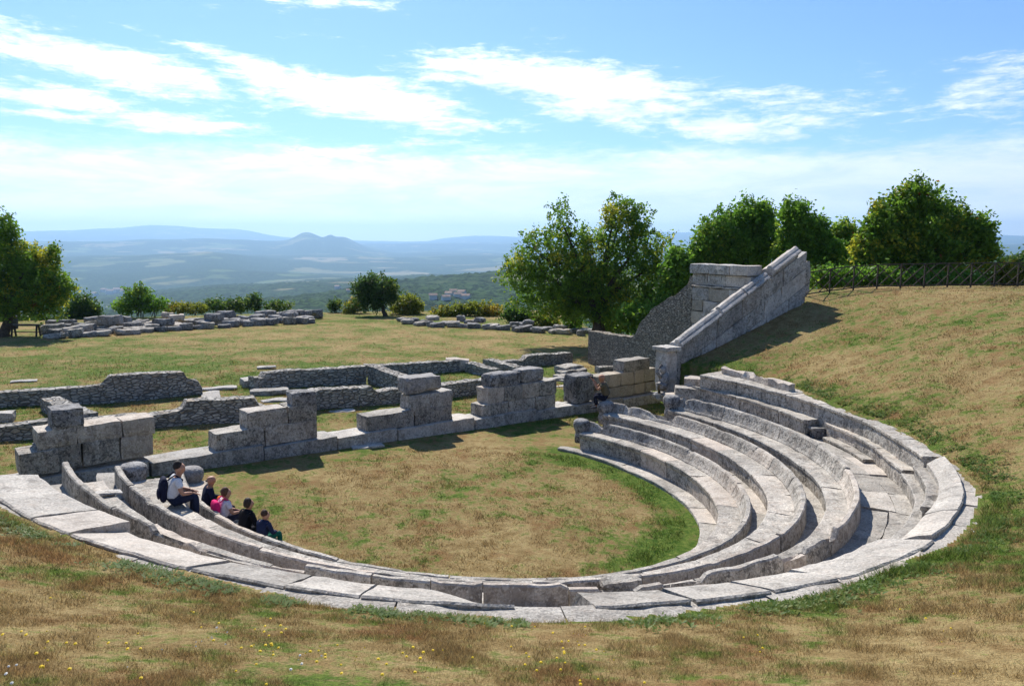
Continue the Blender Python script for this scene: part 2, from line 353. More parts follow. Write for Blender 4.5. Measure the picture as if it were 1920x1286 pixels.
def G(x, y):
    """height of the turf; second value: how green it is there; third: 1 where turf shows"""
    x = np.asarray(x, float); y = np.asarray(y, float)
    th = np.degrees(np.arctan2(y-CY, x-CX)); th = np.where(th < 120, th+360, th); d = np.hypot(x-CX, y-CY)
    gi = np.interp(th, _ths, _gr); t0 = -TAU*(np.clip(x, -13, 9)+1)
    top = 2.30+t0; e = d-gi
    rise = .33*np.clip(e, 0, None); cap = np.where(x > 2, 2.68+.0*x, 2.9)
    rise = cap-np.log1p(np.exp((cap-rise)*3.))/3.*1. ; rise = np.maximum(rise, 0)-np.clip(e-20, 0, None)*.05*(x > -99)
    bank = top+rise+.05*f2d(x, y, .8, 3.)
    # the bank ends behind the sloping wall (east) and behind the slabs (west)
    sR = (x-WA.x)*NS.x+(y-WA.y)*NS.y-.15; sL = (x-LB.x)*NS.x+(y-LB.y)*NS.y
    aR = (x-WA.x)*U.x+(y-WA.y)*U.y
    east = (aR > 7.45) & (sR < 5.5) & ((x-7.9)*.9+(y-34)*.42 > .3)
    isb = (e > -.12) & np.where(x > CX, (sR < 0) | east, sL < 0)
    fld = t0*np.clip(1-(y-30)/40, 0, 1)+.03*f2d(x, y, .5, 5.)-np.clip(y-40, 0, 40)*.004
    R_ = np.hypot(x, y); fld = fld-np.clip(R_-76, 0, None)**1.5*.12-np.where(x > 6, np.clip(y-52, 0, None)*.10, 0)
    fld = fld-np.clip((x-16)*.1, 0, 3)*((sR > 0) & ~east)
    far = np.clip((y-33)/14, 0, 1)
    z = np.where(isb, bank-np.where(x > 8, np.clip(y-33.5, 0, None)*.12, 0), fld)
    orch = d < 5.9
    gr = np.zeros_like(z)
    wob = .5+1.3*n2d(x, y, .55, 2.)
    gr += np.where(isb, .55*wob*np.exp(-((e-.1)/np.where(x > 3, .75, .38))**2)-.03+np.where(x > 5, .10, 0), 0)
    thr = np.interp(th, [180, 300, 330, 350, 380, 405, 425, 440], [.05, .1, .8, 1., 1., .8, .3, 0.])
    gr += np.where(orch, thr*np.clip((d-4.15)/.7, 0, 1), 0)
    gr += np.where((~isb) & (~orch), .20+.10*np.sin(y*.22+x*.05), 0)
    gr += np.where((~isb) & (sR > 0) & (y < 40) & (d > 7), .10, 0)
    turf = np.where(isb, e > .0, ((d < 5.25) | (sR > -2.2) & (d > 9) | ((x-LB.x)*NS.x+(y-LB.y)*NS.y > 0) & (d > 9.)))
    return z, gr, turf
def polar_sheet(name, azs, rads, zf, m, attr=None):
    A, Q = np.meshgrid(np.radians(azs), rads); X = Q*np.sin(A); Y = Q*np.cos(A)
    Zs = zf(X, Y); gr = None
    if isinstance(Zs, tuple): Zs, gr = Zs[0], Zs[1]
    V = np.stack([X, Y, Zs], -1).reshape(-1, 3); nr, na = X.shape
    i = np.arange(nr-1)[:, None]*na+np.arange(na-1)[None, :]; q = np.stack([i, i+1, i+1+na, i+na], -1).reshape(-1, 4)[:, ::-1]
    me = npmesh(name, V, q); o = link(name, me, m, smooth=True)
    if gr is not None:
        at = me.attributes.new('green', 'FLOAT', 'POINT'); at.data.foreach_set('value', gr.astype(np.float32).ravel())
    return o
azs = np.unique(np.round(np.concatenate([np.arange(-180, -50, 2.), np.arange(-50, 50, .17), np.arange(50, 180.1, 2.)]), 3))
rads = [.05, .5, 1., 1.6]
while rads[-1] < 96: rads.append(rads[-1]*(1.012 if rads[-1] < 9 else 1.0062 if rads[-1] < 40 else 1.012))
tag(polar_sheet('ground', azs, np.array(rads), G, M_GR), 'dry mown turf with green patches over the orchestra, field and banks', 'ground', kind='structure')
# far hills: valley and ridges
def far_z(X, Y):
    Rr = np.hypot(X, Y); a = np.degrees(np.arctan2(X, Y)); px = 960+F*np.tan(np.radians(np.clip(a, -50, 50)))
    xs = [-400, 0, 200, 400, 600, 800, 960, 1200, 1500, 1920, 2300]
    K = [(90, [650]*11), (230, [700]*11), (700, [600,600,600,600,610,590,580,560,540,500,500]),
         (1050, [590,590,590,580,572,562,556,530,510,486,486]),
         (1500, [580,572,575,566,556,524,512,505,498,486,486]), (1900, [600,590,590,580,575,560,550,540,520,500,500]),
         (3000, [555,550,552,538,528,524,524,520,510,500,500]), (4200, [540,538,545,534,528,520,520,516,510,498,498]), (6000, [500,505,506,500,516,518,514,510,500,490,490]),
         (8000, [480,478,470,466,484,490,488,486,482,478,478]), (9500, [486,480,478,478,480,482,480,478,476,474,474]),
         (13000, [442,440,436,434,440,455,458,450,446,444,444]), (17000, [458,458,458,458,458,458,458,458,458,458,458]),
         (26000, [430,430,424,428,440,446,438,428,426,436,436]), (34000, [450]*11)]
    lr = np.log(Rr); prof = []
    for r_, ys in K:
        yy = np.interp(px, xs, ys)
        if r_ == 13000:
            yy = yy-11*np.exp(-((px-576)/22)**2)-9*np.exp(-((px-600)/40)**2)-13*np.exp(-((px-650)/26)**2)-6*np.exp(-((px-622)/9)**2)+6*np.exp(-((px-740)/40)**2)
        if r_ == 13000: yy = yy+17
        if r_ == 8000: yy = yy+7
        if r_ == 26000: yy = yy+10-10*np.exp(-((px-320)/90)**2)-7*np.exp(-((px-460)/50)**2)-8*np.exp(-((px-880)/80)**2)
        prof.append((456-yy)/F)
    prof = np.array(prof); kr = np.log([k[0] for k in K]); out = np.zeros_like(Rr)
    for j in range(len(K)-1):
        t = (lr-kr[j])/(kr[j+1]-kr[j]); mk = (t >= 0) & (t <= 1) if j < len(K)-2 else (t >= 0)
        t = np.clip(t, 0, 1); s = t*t*(3-2*t); out = np.where(mk, prof[j]*(1-s)+prof[j+1]*s, out)
    amp = np.interp(Rr, [90, 300, 1500, 6000, 13000, 30000], [0, 2, 5, 46, 50, 60])
    sx = f2d(X, Y, 1/900., 2., 5)*.6+f2d(X/np.maximum(Rr, 1)*9000, Rr*.0, 1/700., 6., 5)*.25
    z = H+Rr*out+amp*(sx+.22*np.abs(n2d(X, Y, 1/420., 3.))+.5*np.abs(f2d(X, Y, 1/1500., 12., 3)))
    wood = np.clip(f2d(X, Y, 1/260., 8., 3)+np.interp(Rr, [700, 1500, 2600, 4000], [.2, .62, .45, .3]), 0, .4)/.4
    z = z+np.where(Rr < 4200, wood*(5+13*np.abs(n2d(X, Y, 1/11., 4.))+5*n2d(X, Y, 1/28., 5.)), 0)*np.clip((Rr-600)/400, 0, 1)
    return z, wood
m, b = mat('valley fields and woods'); g = b.n('ShaderNodeNewGeometry'); pos = g.outputs['Position']
wd = b.n('ShaderNodeAttribute', attribute_name='green').outputs['Fac']
n_a = b.noise(pos, .0012, 6, .6, .4); n_b = b.noise(pos, .006, 5, .6); vo = b.n('ShaderNodeTexVoronoi', feature='F1', i={'Vector': pos, 'Scale': .0016, 'Randomness': .9}); sc3 = b.n('ShaderNodeSeparateColor', i={0: vo.outputs['Color']})
field = b.mix(sc3.outputs[0], (.26,.21,.12), (.08,.12,.045)); field = b.mix(b.ss(sc3.outputs[1], .6, .9), field, (.11,.15,.055))
n_t = b.noise(pos, .045, 6, .8); wood_c = b.mix(b.ss(n_t, .42, .6), (.006,.020,.010), (.045,.085,.030))
col = b.mix(b.ss(b.m('ADD', wd, b.m('MULTIPLY', b.m('SUBTRACT', n_b, .5), 1.3)), -.02, .36), field, wood_c)
fin(b, col, .95, n_t, .8, 6., .05); M_HILL = m
hr = [94.]
while hr[-1] < 27500: hr.append(hr[-1]*1.011)
haz = np.unique(np.round(np.concatenate([np.arange(-180, -48, 3.), np.arange(-48, 48, .15), np.arange(48, 180.1, 3.)]), 3))
tag(polar_sheet('hills', haz, np.array(hr), far_z, M_HILL), 'wide hazy valley with wooded ridges and distant mountains', 'hills', kind='structure')
# ------------------------------------------------------------------ the cavea: three curved rows, walkway, steps
def proj(p):
    x, y, z = p[0], p[1], p[2]-H; fy = y*cp-z*spi; v = -(y*spi+z*cp)
    return 960+F*x/fy, 643+F*v/fy
def th_px(name, px, lo=200, hi=352):
    f = T[name]; z = Z[name]; best = None
    for a in np.arange(lo, hi, .25):
        x, y = XY(a, f(a)); q = proj((x, y, z+tz(x)))[0]
        if best is None or abs(q-px) < best[0]: best = (abs(q-px), a)
    return best[1]
def pl(pairs): 
    xs = [a for a, _ in pairs]; ys = [c for _, c in pairs]
    return lambda th: float(np.interp(th, xs, ys))
def off(name, d): f = T[name]; return lambda th: f(th)+d
def polp(px, py, z): return polar(PT(px, py, z))[0]
def cut(a, c, mean, jit=.25):
    out = [a]
    while out[-1] < c-mean*.6:
        out.append(min(c, out[-1]+mean*random.uniform(1-jit, 1+jit)))
    out[-1] = c; return out
rows = []
w1, w2, w3 = 191, polp(224, 872, 1.41), polp(124, 864, 1.82)
e1, e2, e3 = polp(1086, 793, .95), polp(1136, 757, 1.41), polp(1236, 748, 1.82)
drop1 = pl([(polp(1400,948,.95),0),(polp(1296,846,.95),0),(polp(1290,845,.95),.05),(polp(1284,842,.95),0),(polp(1141,794,.95),.0),(polp(1138,793,.95),.22),(polp(1131,791,.95),.2),(polp(1124,788,.95),.04),(e1+9,0)])
drop2 = pl([(200, 0), (th_px('back2', 281), .0), (th_px('back2', 284), .05), (th_px('back2', 300), 0), (polp(1425,843,1.41),0),(polp(1263,780,1.41),0),(polp(1259,778,1.41),.20),(polp(1222,772,1.41),.26),(polp(1212,768,1.41),.1),(polp(1195,763,1.41),.03),(polp(1178,760,1.41),.06),(polp(1174,759,1.41),.16),(polp(1171,758,1.41),.0),(e2+9,0)])
D3 = [(120,0),(158,.02),(160,0),(218,.05),(222,0),(294,0),(299,.26),(345,.25),(350,.12),(370,.07),(385,.2),(430,.2),(470,.17),(500,.2),(530,.24),(570,.33),(575,.33),(577,0),(808,0),(812,.04),(900,.04),(905,0),(1060,0),(1063,.08),(1130,.1),(1133,.33),(1180,.28),(1190,.12),(1240,.1),(1262,.31),(1298,.31),(1312,.1),(1322,.03),(1457,0),(1461,.24),(1500,.16),(1503,.08),(1538,.06),(1548,.3),(1556,.26),(1562,0)]
drop3 = pl([(th_px('back3', a), d) for a, d in D3]+[(polp(1297,747,1.82),0),(polp(1290,745,1.82),.12),(polp(1278,745,1.82),.02),(polp(1262,745,1.82),.1),(polp(1250,745,1.82),0),(e3+9,0)])
def seat_row(name, label, s, bk, zf, zs, zb, zn, start, end, drop, cuts_b, m_seat, m_back):
    x, y = XY(270, 8); row = empty('seat_row', (*XY(270, T[bk](270)), zs+tz(0)), label, 'seating row', 'curved seat rows of the theatre')
    cs = cut(start, end, 11.5)
    for a, c in zip(cs, cs[1:]):
        B = Build(); dr = random.uniform(-.008, .008); dz = random.uniform(-.006, .006); g_ = .06
        sweep(B, a+g_, c-g_, [(off(s, .05+dr), zf-.15), (off(s, .045+dr), zs-.17), (off(s, .012+dr), zs-.1), (off(s, dr), zs-.025+dz), (off(s, .02+dr), zs+dz), (off(bk, -.02), zs+dz), (off(bk, -.02), zf-.15)], chip=.05, rough=.009, r_ref=T[s](a))
        B.make('seat_block', m_seat, row)
    cs = cuts_b
    for a, c in zip(cs, cs[1:]):
        B = Build(); dz = random.uniform(-.012, .012); dr = random.uniform(-.012, .012); g_ = .07
        sweep(B, a+g_, c-g_, [(off(bk, -.125), zs-.08), (off(bk, -.12), zs+.02), (off(bk, -.085), zs+.08), (off(bk, -.045), zs+.2), (off(bk, -.012+dr), zb-.03+dz), (off(bk, .01+dr), zb+dz), (off(bk, .085+dr), zb+dz), (off(bk, .105+dr), zb-.025+dz), (off(bk, .13), zn-.12)],
              chip=.055, rough=.008, chipf=drop, r_ref=T[bk](a), step=.10)
        B.make('backrest_slab', m_back, row)
    return row
def scroll(row, p, r, h, m, sq=1.):
    """rounded arm that closes the end of a row: an upright stone drum with a domed, bulging top"""
    B = Build(); k = 20; prof = [(r*.95, -h), (r*.9, -h*.62), (r*.78, -h*.5), (r*.92, -h*.36), (r*1.05, -h*.2), (r*1.08, -h*.05), (r*1.0, h*.08), (r*.8, h*.16), (r*.45, h*.2), (r*.1, h*.205)]
    vs = [Vector((p.x+a*math.cos(2*math.pi*j/k)*sq, p.y+a*math.sin(2*math.pi*j/k), p.z+z)) for a, z in prof for j in range(k)]
    vs = [v+mn.noise_vector(v*4)*.02 for v in vs]
    fs = [(i*k+j, i*k+(j+1) % k, (i+1)*k+(j+1) % k, (i+1)*k+j) for i in range(len(prof)-1) for j in range(k)]+[tuple(range(k))[::-1], tuple((len(prof)-1)*k+j for j in range(k))]
    B.add(vs, fs); B.make('scroll_arm', m, row, True)
r1 = seat_row('row', 'lowest curved stone seat row around the orchestra, with curved backrest slabs', 'seat1', 'back1', .1, .62, .95, .69, 190, e1, drop1, [190, 205, 221, 236, 252, 270, 284, 301, th_px('back1', 1187, 280, 330), 330, 346, 362, polp(1386,905,.95), polp(1287,843,.95), polp(1190,808,.95), polp(1134,792,.95), e1], M_ST, M_ST)
r2 = seat_row('row', 'middle curved stone seat row, behind the lowest one', 'seat2', 'back2', .69, 1.11, 1.41, 1.01, w2+1, e2, drop2, [w2, 211, 229, 246, 262, 280, th_px('back2', 1197, 280, 330), 318, 334, 348, 360, 371, polp(1417,838,1.41), polp(1325,798,1.41), polp(1259,778,1.41), polp(1172,758,1.41), e2], M_ST, M_ST)
t3 = lambda px: th_px('back3', px)
r3 = seat_row('row', 'uppermost curved seat row below the walkway, its backrest broken in front', 'seat3', 'back3', 1.01, 1.43, 1.82, 1.42, w3+1.5, e3, drop3, [w3, t3(159), t3(220), t3(298), t3(347), t3(385), t3(480), t3(576), t3(703), t3(811), t3(903), t3(1062), t3(1132), t3(1185), t3(1262), t3(1460), t3(1501), t3(1549), 346, 358, 371, polp(1530,833,1.82), polp(1460,800,1.82), polp(1367,763,1.82), polp(1291,745,1.82), e3], M_ST, M_ST)
def end_at(th, bk, dr, z):
    x, y = XY(th, T[bk](th)+dr); return Vector((x, y, z+tz(x)))
scrR2 = end_at(e2+1.0, 'back2', -.12, 1.34)
for row, p, r in ((r1, end_at(e1+1.2, 'back1', -.12, .86), .25), (r2, scrR2, .26), (r3, end_at(e3+.8, 'back3', -.12, 1.72), .25), (r1, end_at(w1-1, 'back1', -.16, .84), .26), (r2, end_at(w2-.5, 'back2', -.24, 1.3), .27)):
    scroll(row, p, r, .62, M_DK)
# kerb of the orchestra
k = empty('orchestra_kerb', (*XY(300, 5.7), .1), 'low flat stone kerb curving along the edge of the orchestra grass', 'kerb')
ek = polp(1050, 836, .1)
cs = cut(188, ek, 13)
for a, c in zip(cs, cs[1:]):
    B = Build(); sweep(B, a+.06, c-.06, [(off('kerb', .02), -.25), (off('kerb', 0), .08), (off('kerb', .02), .1), (off('seat1', .08), .1), (off('seat1', .08), -.25)], chip=.05, rough=.01, r_ref=5.6); B.make('kerb_block', M_PAVE, k)
# floors between the rows
def floor_ring(name, label, ra, rb_, z, a0, a1, mean, parent=None, m=M_PAVE, jz=.012, zb=.3):
    o = empty(name, (*XY(300, fv(ra)(300)), z), label, 'paving'); o['kind'] = 'structure'
    cs = cut(a0, a1, mean, .4)
    for a, c in zip(cs, cs[1:]):
        B = Build(); zz = z+random.uniform(-jz, jz)
        sweep(B, a+.07, c-.07, [(ra, z-zb), (ra, zz), (rb_, zz), (rb_, z-zb)], rough=.014, sub=.3, step=.25); B.make('paving_slab', m, o)
    return o
floor_ring('gangway', 'narrow stone floor behind the lowest backrest', off('back1', .10), off('seat2', .08), .69, 190, e1, 14)
floor_ring('gangway', 'narrow stone floor behind the middle backrest', off('back2', .10), off('seat3', .08), 1.01, 194, e2-3, 12)
# risers of the upper tier, east side
c1a, _, _ = pix([(1297,723),(1380,743),(1447,764),(1507,787)], 1.86); c1b, _, _ = pix([(1547,792),(1597,813),(1643,840)], 1.86); c1c, _, _ = pix([(1647,844),(1667,862),(1692,881)], 1.86)
c2a, _, _ = pix([(1310,702),(1380,715),(1447,732),(1527,755)], 2.3); c2b, _, _ = pix([(1547,762),(1617,787),(1680,823),(1728,853)], 2.3)
A1 = polp(1297,723,1.86); A1e = polp(1507,787,1.86); B1 = polp(1547,792,1.86); B1e = polp(1643,840,1.86); C1e = polp(1691,880,1.86)
A2 = polp(1312,702,2.3); A2e = polp(1545,757,2.3); B2e = polp(1729,854,2.3)
wf, _, _ = pix([(1250,742),(1345,760),(1440,790),(1510,822),(1590,850),(1640,880),(1672,905),(1700,940),(1705,975),(1690,1010)], 1.43)
tier = empty('stone_tier', (*XY(20, 9.5), 1.5), 'upper tier of two broad stone steps on the east side of the walkway', 'stone steps')
def step_piece(a, c, fr, bk, zb, zt, m=M_ST, name='step_block', g_=.06, chip=.05):
    B = Build(); f_, b_ = fv(fr), fv(bk)
    sweep(B, a+g_, c-g_, [(lambda t: f_(t)+.05, zb-.2), (lambda t: f_(t)+.04, zt-.12), (f_, zt-.07), (f_, zt-.02), (lambda t: f_(t)+.02, zt), (b_, zt), (b_, zb-.2)], chip=chip, rough=.012, r_ref=9.); return B.make(name, m, tier)
def pieces(a, c, mean, *ar, **k):
    cs = cut(a, c, mean)
    for q, r in zip(cs, cs[1:]): step_piece(q, r, *ar, **k)
bk1 = lambda t: max(c2a(t), c2b(t))+.03
pieces(A1e, A1, 9, c1a, lambda t: c2a(t)+.1, 1.42, 1.86)
pieces(B1e, B1, 8, c1b, lambda t: c2b(t)+.1, 1.42, 1.86)
pieces(C1e, B1e, 12, c1c, lambda t: c2b(t)+.08, 1.42, 1.86)
step_piece(B1+.4, A1e-.3, lambda t: c1a(A1e)+.12, lambda t: c1a(A1e)+.55, 1.42, 1.68, m=M_DK, chip=.2)
step_piece(B1+1., A1e+1.2, lambda t: c1a(A1e)+.5, lambda t: c2b(B1)+.12, 1.42, 2.0, chip=.15)
step_piece(B1e+1, B1-1.5, lambda t: c1b(t)-.24, lambda t: c1b(t)+.03, 1.42, 1.52, m=M_ST, chip=.05)
gr = lambda d: (lambda t: grass_in(t)+d)
pieces(A2e, A2, 10, c2a, gr(.15), 1.86, 2.3)
pieces(B2e, A2e, 9, c2b, lambda t: c2b(t)+.42, 1.86, 2.3)
bp, _, _ = pix([(1547,755),(1680,793),(1760,847),(1760,880)], 2.26)
pieces(B2e-2, A2e, 8, lambda t: c2b(t)+.43, gr(.12), 2.0, 2.28, m=M_PAVE, chip=.0)
# raised coping on the east, ends in a broken face
ci, _, _ = pix([(1747,877),(1760,900),(1757,930),(1727,967),(1695,1002)], 2.2); tE = polp(1697,1004,2.25); tE2 = polp(1747,877,2.2)
co_, _, _ = pix([(1803,905),(1808,930),(1790,970),(1743,1013)], 2.33)
def coping(name_, label, a, c, inn, zi, outr, zo, m=M_PAVE, thick=.5, grp='coping slabs in front of the walkway', chip=.0, rough=.012):
    B = Build(); i_, o_ = fv(inn), fv(outr)
    sweep(B, a, c, [(i_, zi-thick), (i_, zi-.02), (lambda t: i_(t)+.03, zi), (lambda t: i_(t)*.5+o_(t)*.5, (zi+zo)/2+.02), (lambda t: o_(t)-.02, zo), (o_, zo-.02), (o_, zo-.12), (lambda t: o_(t)-.06, zi-thick)], rough=rough, sub=.25, chip=chip)
    return tag(B.make('coping_slab', m), label, 'coping slab', grp)
cE = cut(tE, B2e-.6, 11)
for i, (a, c) in enumerate(zip(cE, cE[1:])):
    coping('c', ['raised coping slab at the east end with a broken triangular end face', 'raised coping slab above the broken one, level with the upper step', 'raised coping slab next to the end of the upper step', 'last raised coping slab'][min(i, 3)] , a+.06, c-.06, ci, 2.18, co_, 2.36)
step_piece(tE+2, C1e-.4, lambda t: ci(t)-.40, lambda t: ci(t)+.08, 1.42, 1.80, m=M_PAVE, chip=.1)
step_piece(tE+14, B2e+.5, lambda t: ci(t)-.22, lambda t: ci(t)+.08, 1.42, 2.06, m=M_ST, chip=.15)
# sloping front coping slabs
inF = lambda t: T['back3'](t)+.42
SL = [(t3(150)-9, t3(150)+6), ]
def slope_slab(label, a, c, trim=None, zo=2.33, chip=0., rm=None, ri=None):
    B = Build(); i_ = (lambda t: T['back3'](t)+.40) if ri is None else ri; o_ = T['outer']
    tr = trim or (lambda t: 0.)
    md0 = lambda t: max(o_(t)-.80, i_(t)+.02)
    mid = lambda t: min(md0(t)+tr(t)*.86, o_(t)-.06)
    inn = lambda t: min(i_(t)+tr(t), mid(t)-.02)
    z1 = 1.46 if ri is None else 2.2; zm = 2.11 if ri is None else 2.22
    sweep(B, a+.08, c-.08, [(inn, 1.2), (inn, z1), (mid, zm), (lambda t: o_(t)-.03, zo), (o_, zo-.02), (o_, zo-.13), (lambda t: o_(t)-.07, 1.2)], rough=.016, sub=.22, step=.14, chip=chip)
    return tag(B.make('coping_slab', M_PAVE), label, 'coping slab', 'coping slabs in front of the walkway')
t_o = lambda px: th_px('outer', px, 205, 330)
slope_slab('long sloping coping slab whose east tip is cut off in a diagonal, before the gap', t_o(678), t_o(966), trim=lambda t: max(0, (t-t_o(790))/(t_o(966)-t_o(790)))**1.3*.82)
slope_slab('sloping coping slab just west of the long diagonally cut one', t_o(534), t_o(676))
slope_slab('sloping coping slab under the jagged low part of the top backrest', t_o(352), t_o(530))
slope_slab('sloping coping slab right after the triangular step at the west', t_o(132), t_o(348))
slope_slab('sloping coping slab on the near side, first one east of the gap', t_o(1118), t_o(1296))
slope_slab('sloping coping slab under the leaning tall backrest piece', t_o(1303), t_o(1448))
slope_slab('sloping coping slab under the last backrest fragments', t_o(1452), t_o(1572))
slope_slab('sloping coping slab before the broken triangular face', t_o(1576), tE-.3)
wi = (lambda t: T['outer'](t)-.92)
slope_slab('raised flat coping slab at the west with a triangular end face', t_o(60), t_o(128), ri=wi)
slope_slab('flat coping slab at the far west end of the ring', polp(12, 886, 2.3), t_o(56), ri=wi)

# walkway flags
B = Build(); sweep(B, w3, e3+2, [(off('back3', .12), .9), (off('back3', .12), 1.36), (off('outer', -.15), 1.37), (off('outer', -.15), .9)], rough=.01, sub=.4, step=.3)
tag(B.make('walkway_bed', M_PAVE), 'stone bed under the walkway slabs', 'paving', kind='structure')
wk = floor_ring('walkway', 'flagstone walkway behind the top seat row', off('back3', .10), wi, 1.41, w3+2, tE-.3, 12)
wr = lambda t: max(max(wf(t)+.25, ci(t)-.2 if t < C1e else 0), T['back3'](t)+.5)
cs = cut(tE-.2, e3+2, 9, .4)
for a, c in zip(cs, cs[1:]):
    md = random.uniform(.4, .6)
    for q0, q1 in ((0, md), (md, 1)):
        B = Build(); ra = (lambda t, q=q0: (T['back3'](t)+.10)*(1-q)+wr(t)*q+.006); rb_ = (lambda t, q=q1: (T['back3'](t)+.10)*(1-q)+wr(t)*q-.006); zz = 1.42+random.uniform(-.012, .012)
        sweep(B, a+.06, c-.06, [(ra, 1.1), (ra, zz), (rb_, zz), (rb_, 1.1)], rough=.015, sub=.3, step=.22); B.make('paving_slab', M_PAVE, wk)
B = Build(); sweep(B, t_o(964), t_o(1118), [(off('back3', .10), 1.0), (off('back3', .10), 1.5), (off('outer', -.1), 1.62), (off('outer', -.1), 1.0)], rough=.02, sub=.3); B.make('paving_slab', M_PAVE, wk)
# outer ledge under the grass edge
ld = empty('ledge', (*XY(270, 10.6), 2.2), 'pale stone ledge between the coping slabs and the grass', 'stone ledge')
cs = cut(polp(8, 890, 2.3), 354, 8, .4)
for a, c in zip(cs, cs[1:]):
    dz = random.uniform(-.012, .012)
    ii = (lambda t: T['outer'](t)-.10) if c < tE+2 else (lambda t: co_(t)-.08)
    B = Build(); sweep(B, a+.05, c-.05, [(ii, 1.6), (ii, 2.285+dz), (gr(.10), 2.30+dz*.5), (gr(.14), 1.6)], rough=.018, sub=.25); B.make('ledge_slab', M_PAVE, ld)
# row of low stones at the foot of the east bank
fw, a_, c_ = pix([(1352,690),(1400,700),(1440,712),(1480,722)], 2.5)
B = Build(); sweep(B, a_, c_, [(fw, 2.2), (fw, 2.52), (lambda t: fw(t)+.25, 2.54), (lambda t: fw(t)+.25, 2.2)], rough=.05, chip=.5)
tag(B.make('low_wall', M_ST), 'low crumbling line of stones at the foot of the east bank, by the top step', 'low wall')
# loose fragments
def fragment(px, py, z, sx, sy, sz, rz, label, m=M_ST, grp=None, rough=.04):
    p = PT(px, py, z); B = Build(); block(B, Matrix.Translation(p) @ Matrix.Rotation(rz, 4, 'Z') @ Matrix.Translation((-sx/2, -sy/2, -.03)), sx, sy, sz, rough, .06, .12)
    return tag(B.make('stone_fragment', m), label, 'stone fragment', grp)
fragment(203, 926, 1.44, .42, .3, .07, .5, 'small pale flat slab lying on the top west seat', M_PALE)
fragment(1165, 1098, 1.44, .6, .3, .14, .2, 'broken lump of backrest lying in the gap of the top row')
fragment(1730, 888, 1.42, .5, .4, .4, .8, 'small squared block left where the upper step breaks off')
fragment(1560, 800, 1.42, .3, .25, .12, .4, 'low stub of stone where the first upper step is missing', M_DK)
# ------------------------------------------------------------------ stage front: sill and piers
O = PT(290, 868, .35); E_ = PT(1110, 757, .35); us = Vector((E_.x-O.x, E_.y-O.y, 0)).normalized(); ns = Vector((-us.y, us.x, 0))
def SP(px, py, offs=0., o=None, u=None):
    o = O if o is None else o; u = us if u is None else u; n_ = Vector((-u.y, u.x, 0))
    d = Vector(ray(px, py)); c0 = Vector((0, 0, H)); t = ((o-c0).dot(n_)+offs)/d.dot(n_); p = c0+d*t
    return (p-o).dot(u), p.z
def Sfr(u, z, offs): p = O+us*u+ns*offs; return frame((p.x, p.y, z), us)
sill = empty('stage_sill', O+us*7, 'long low stone sill of the stage front, carrying five broken piers', 'stone sill')
uu = SP(282, 872)[0]; uend = SP(1240, 738)[0]; cs = cut(uu, uend, 2.5)
for a, c in zip(cs, cs[1:]):
    p = O+us*a; z0 = tz(p.x)
    B = Build(); block(B, Sfr(a+.008, z0-.2, 0), c-a-.016, .95, .55, .009, .022, .25); B.make('sill_block', M_PALE, sill)
p = O+us*(uu-4.2); B = Build(); block(B, Sfr(uu-4.2, tz(p.x)-.2, .03), 4.19, .95, .5, .012, .03, .3); B.make('sill_block', M_PALE, sill)
def pier(label, courses, dep=.75):
    """courses: (px left, px right, top row px, bottom row px at the left end, number of blocks, material, setback, depth)"""
    r = None
    for (x0, x1, yt, yb, nb, m, so_, dp) in courses:
        u0, z1 = SP(x0, yt, so_); _, z0 = SP(x0, yb, so_); u1, _ = SP(x1, yt-(x1-x0)*.125, so_)
        if r is None: z0 -= .12
        if r is None:
            q = O+us*((u0+u1)/2)+ns*(so_+.3); r = empty('stone_pier', (q.x, q.y, z0), label, 'stone pier', 'piers of the ruined stage front')
        cs = [u0]
        for i in range(nb-1): cs.append(u0+(u1-u0)*(i+1+random.uniform(-.15, .15))/nb)
        cs.append(u1)
        for a, c in zip(cs, cs[1:]):
            B = Build(); j = random.uniform(-.012, .012)
            block(B, Sfr(a+.004, z0, so_+j), c-a-.008, dp, z1-z0-.004+.0, .013 if m is not M_DK else .024, .026 if m is not M_DK else .055, .12); B.make('stone_block', m, r)
    return r
pier('tall western pier of large squared blocks with a cube on top, at the left edge', [
    (34, 110, 851, 888, 1, M_ST, .06, .8), (68, 288, 842, 888, 3, M_ST, .1, .8), (68, 290, 809, 844, 3, M_ST, .1, .8), (95, 157, 769, 811, 1, M_DK, .12, .7)])
pier('stepped pier behind the sitting group, slim upright block at its east end', [
    (405, 595, 814, 844, 2, M_ST, .14, .75), (463, 594, 773, 814, 2, M_ST, .16, .72), (547, 594, 738, 770, 1, M_DK, .18, .55)])
pier('pier left of centre ending in a single rounded cube on two wide blocks', [
    (688, 849, 782, 809, 2, M_ST, .14, .75), (770, 849, 742, 774, 2, M_PALE, .16, .7), (762, 828, 710, 740, 1, M_DK, .2, .62)])
pier('massive three-course pier of pitted blocks in the middle of the stage front', [
    (905, 1043, 760, 782, 3, M_ST, .12, .75), (915, 1043, 729, 759, 4, M_ST, .14, .72), (921, 977, 703, 732, 1, M_DK, .18, .62), (979, 1021, 694, 720, 1, M_DK, .18, .6)])
pier('eastern pier with a dark carved end and one loose cube on its low tan wall', [
    (1080, 1116, 706, 752, 1, M_DK, .1, .75), (1118, 1232, 732, 752, 5, M_TAN, .2, .6), (1118, 1232, 706, 731, 5, M_TAN, .2, .6), (1170, 1219, 677, 700, 1, M_ST, .22, .62)])
fl = PT(695, 838, .02); B = Build(); block(B, Matrix.Translation(fl-Vector((.5, .3, .05))) @ Matrix.Rotation(.4, 4, 'Z'), 1., .45, .09, .02, .04); tag(B.make('flat_stone', M_PALE), 'flat pale stone lying in the grass under the sill', 'flat stone')
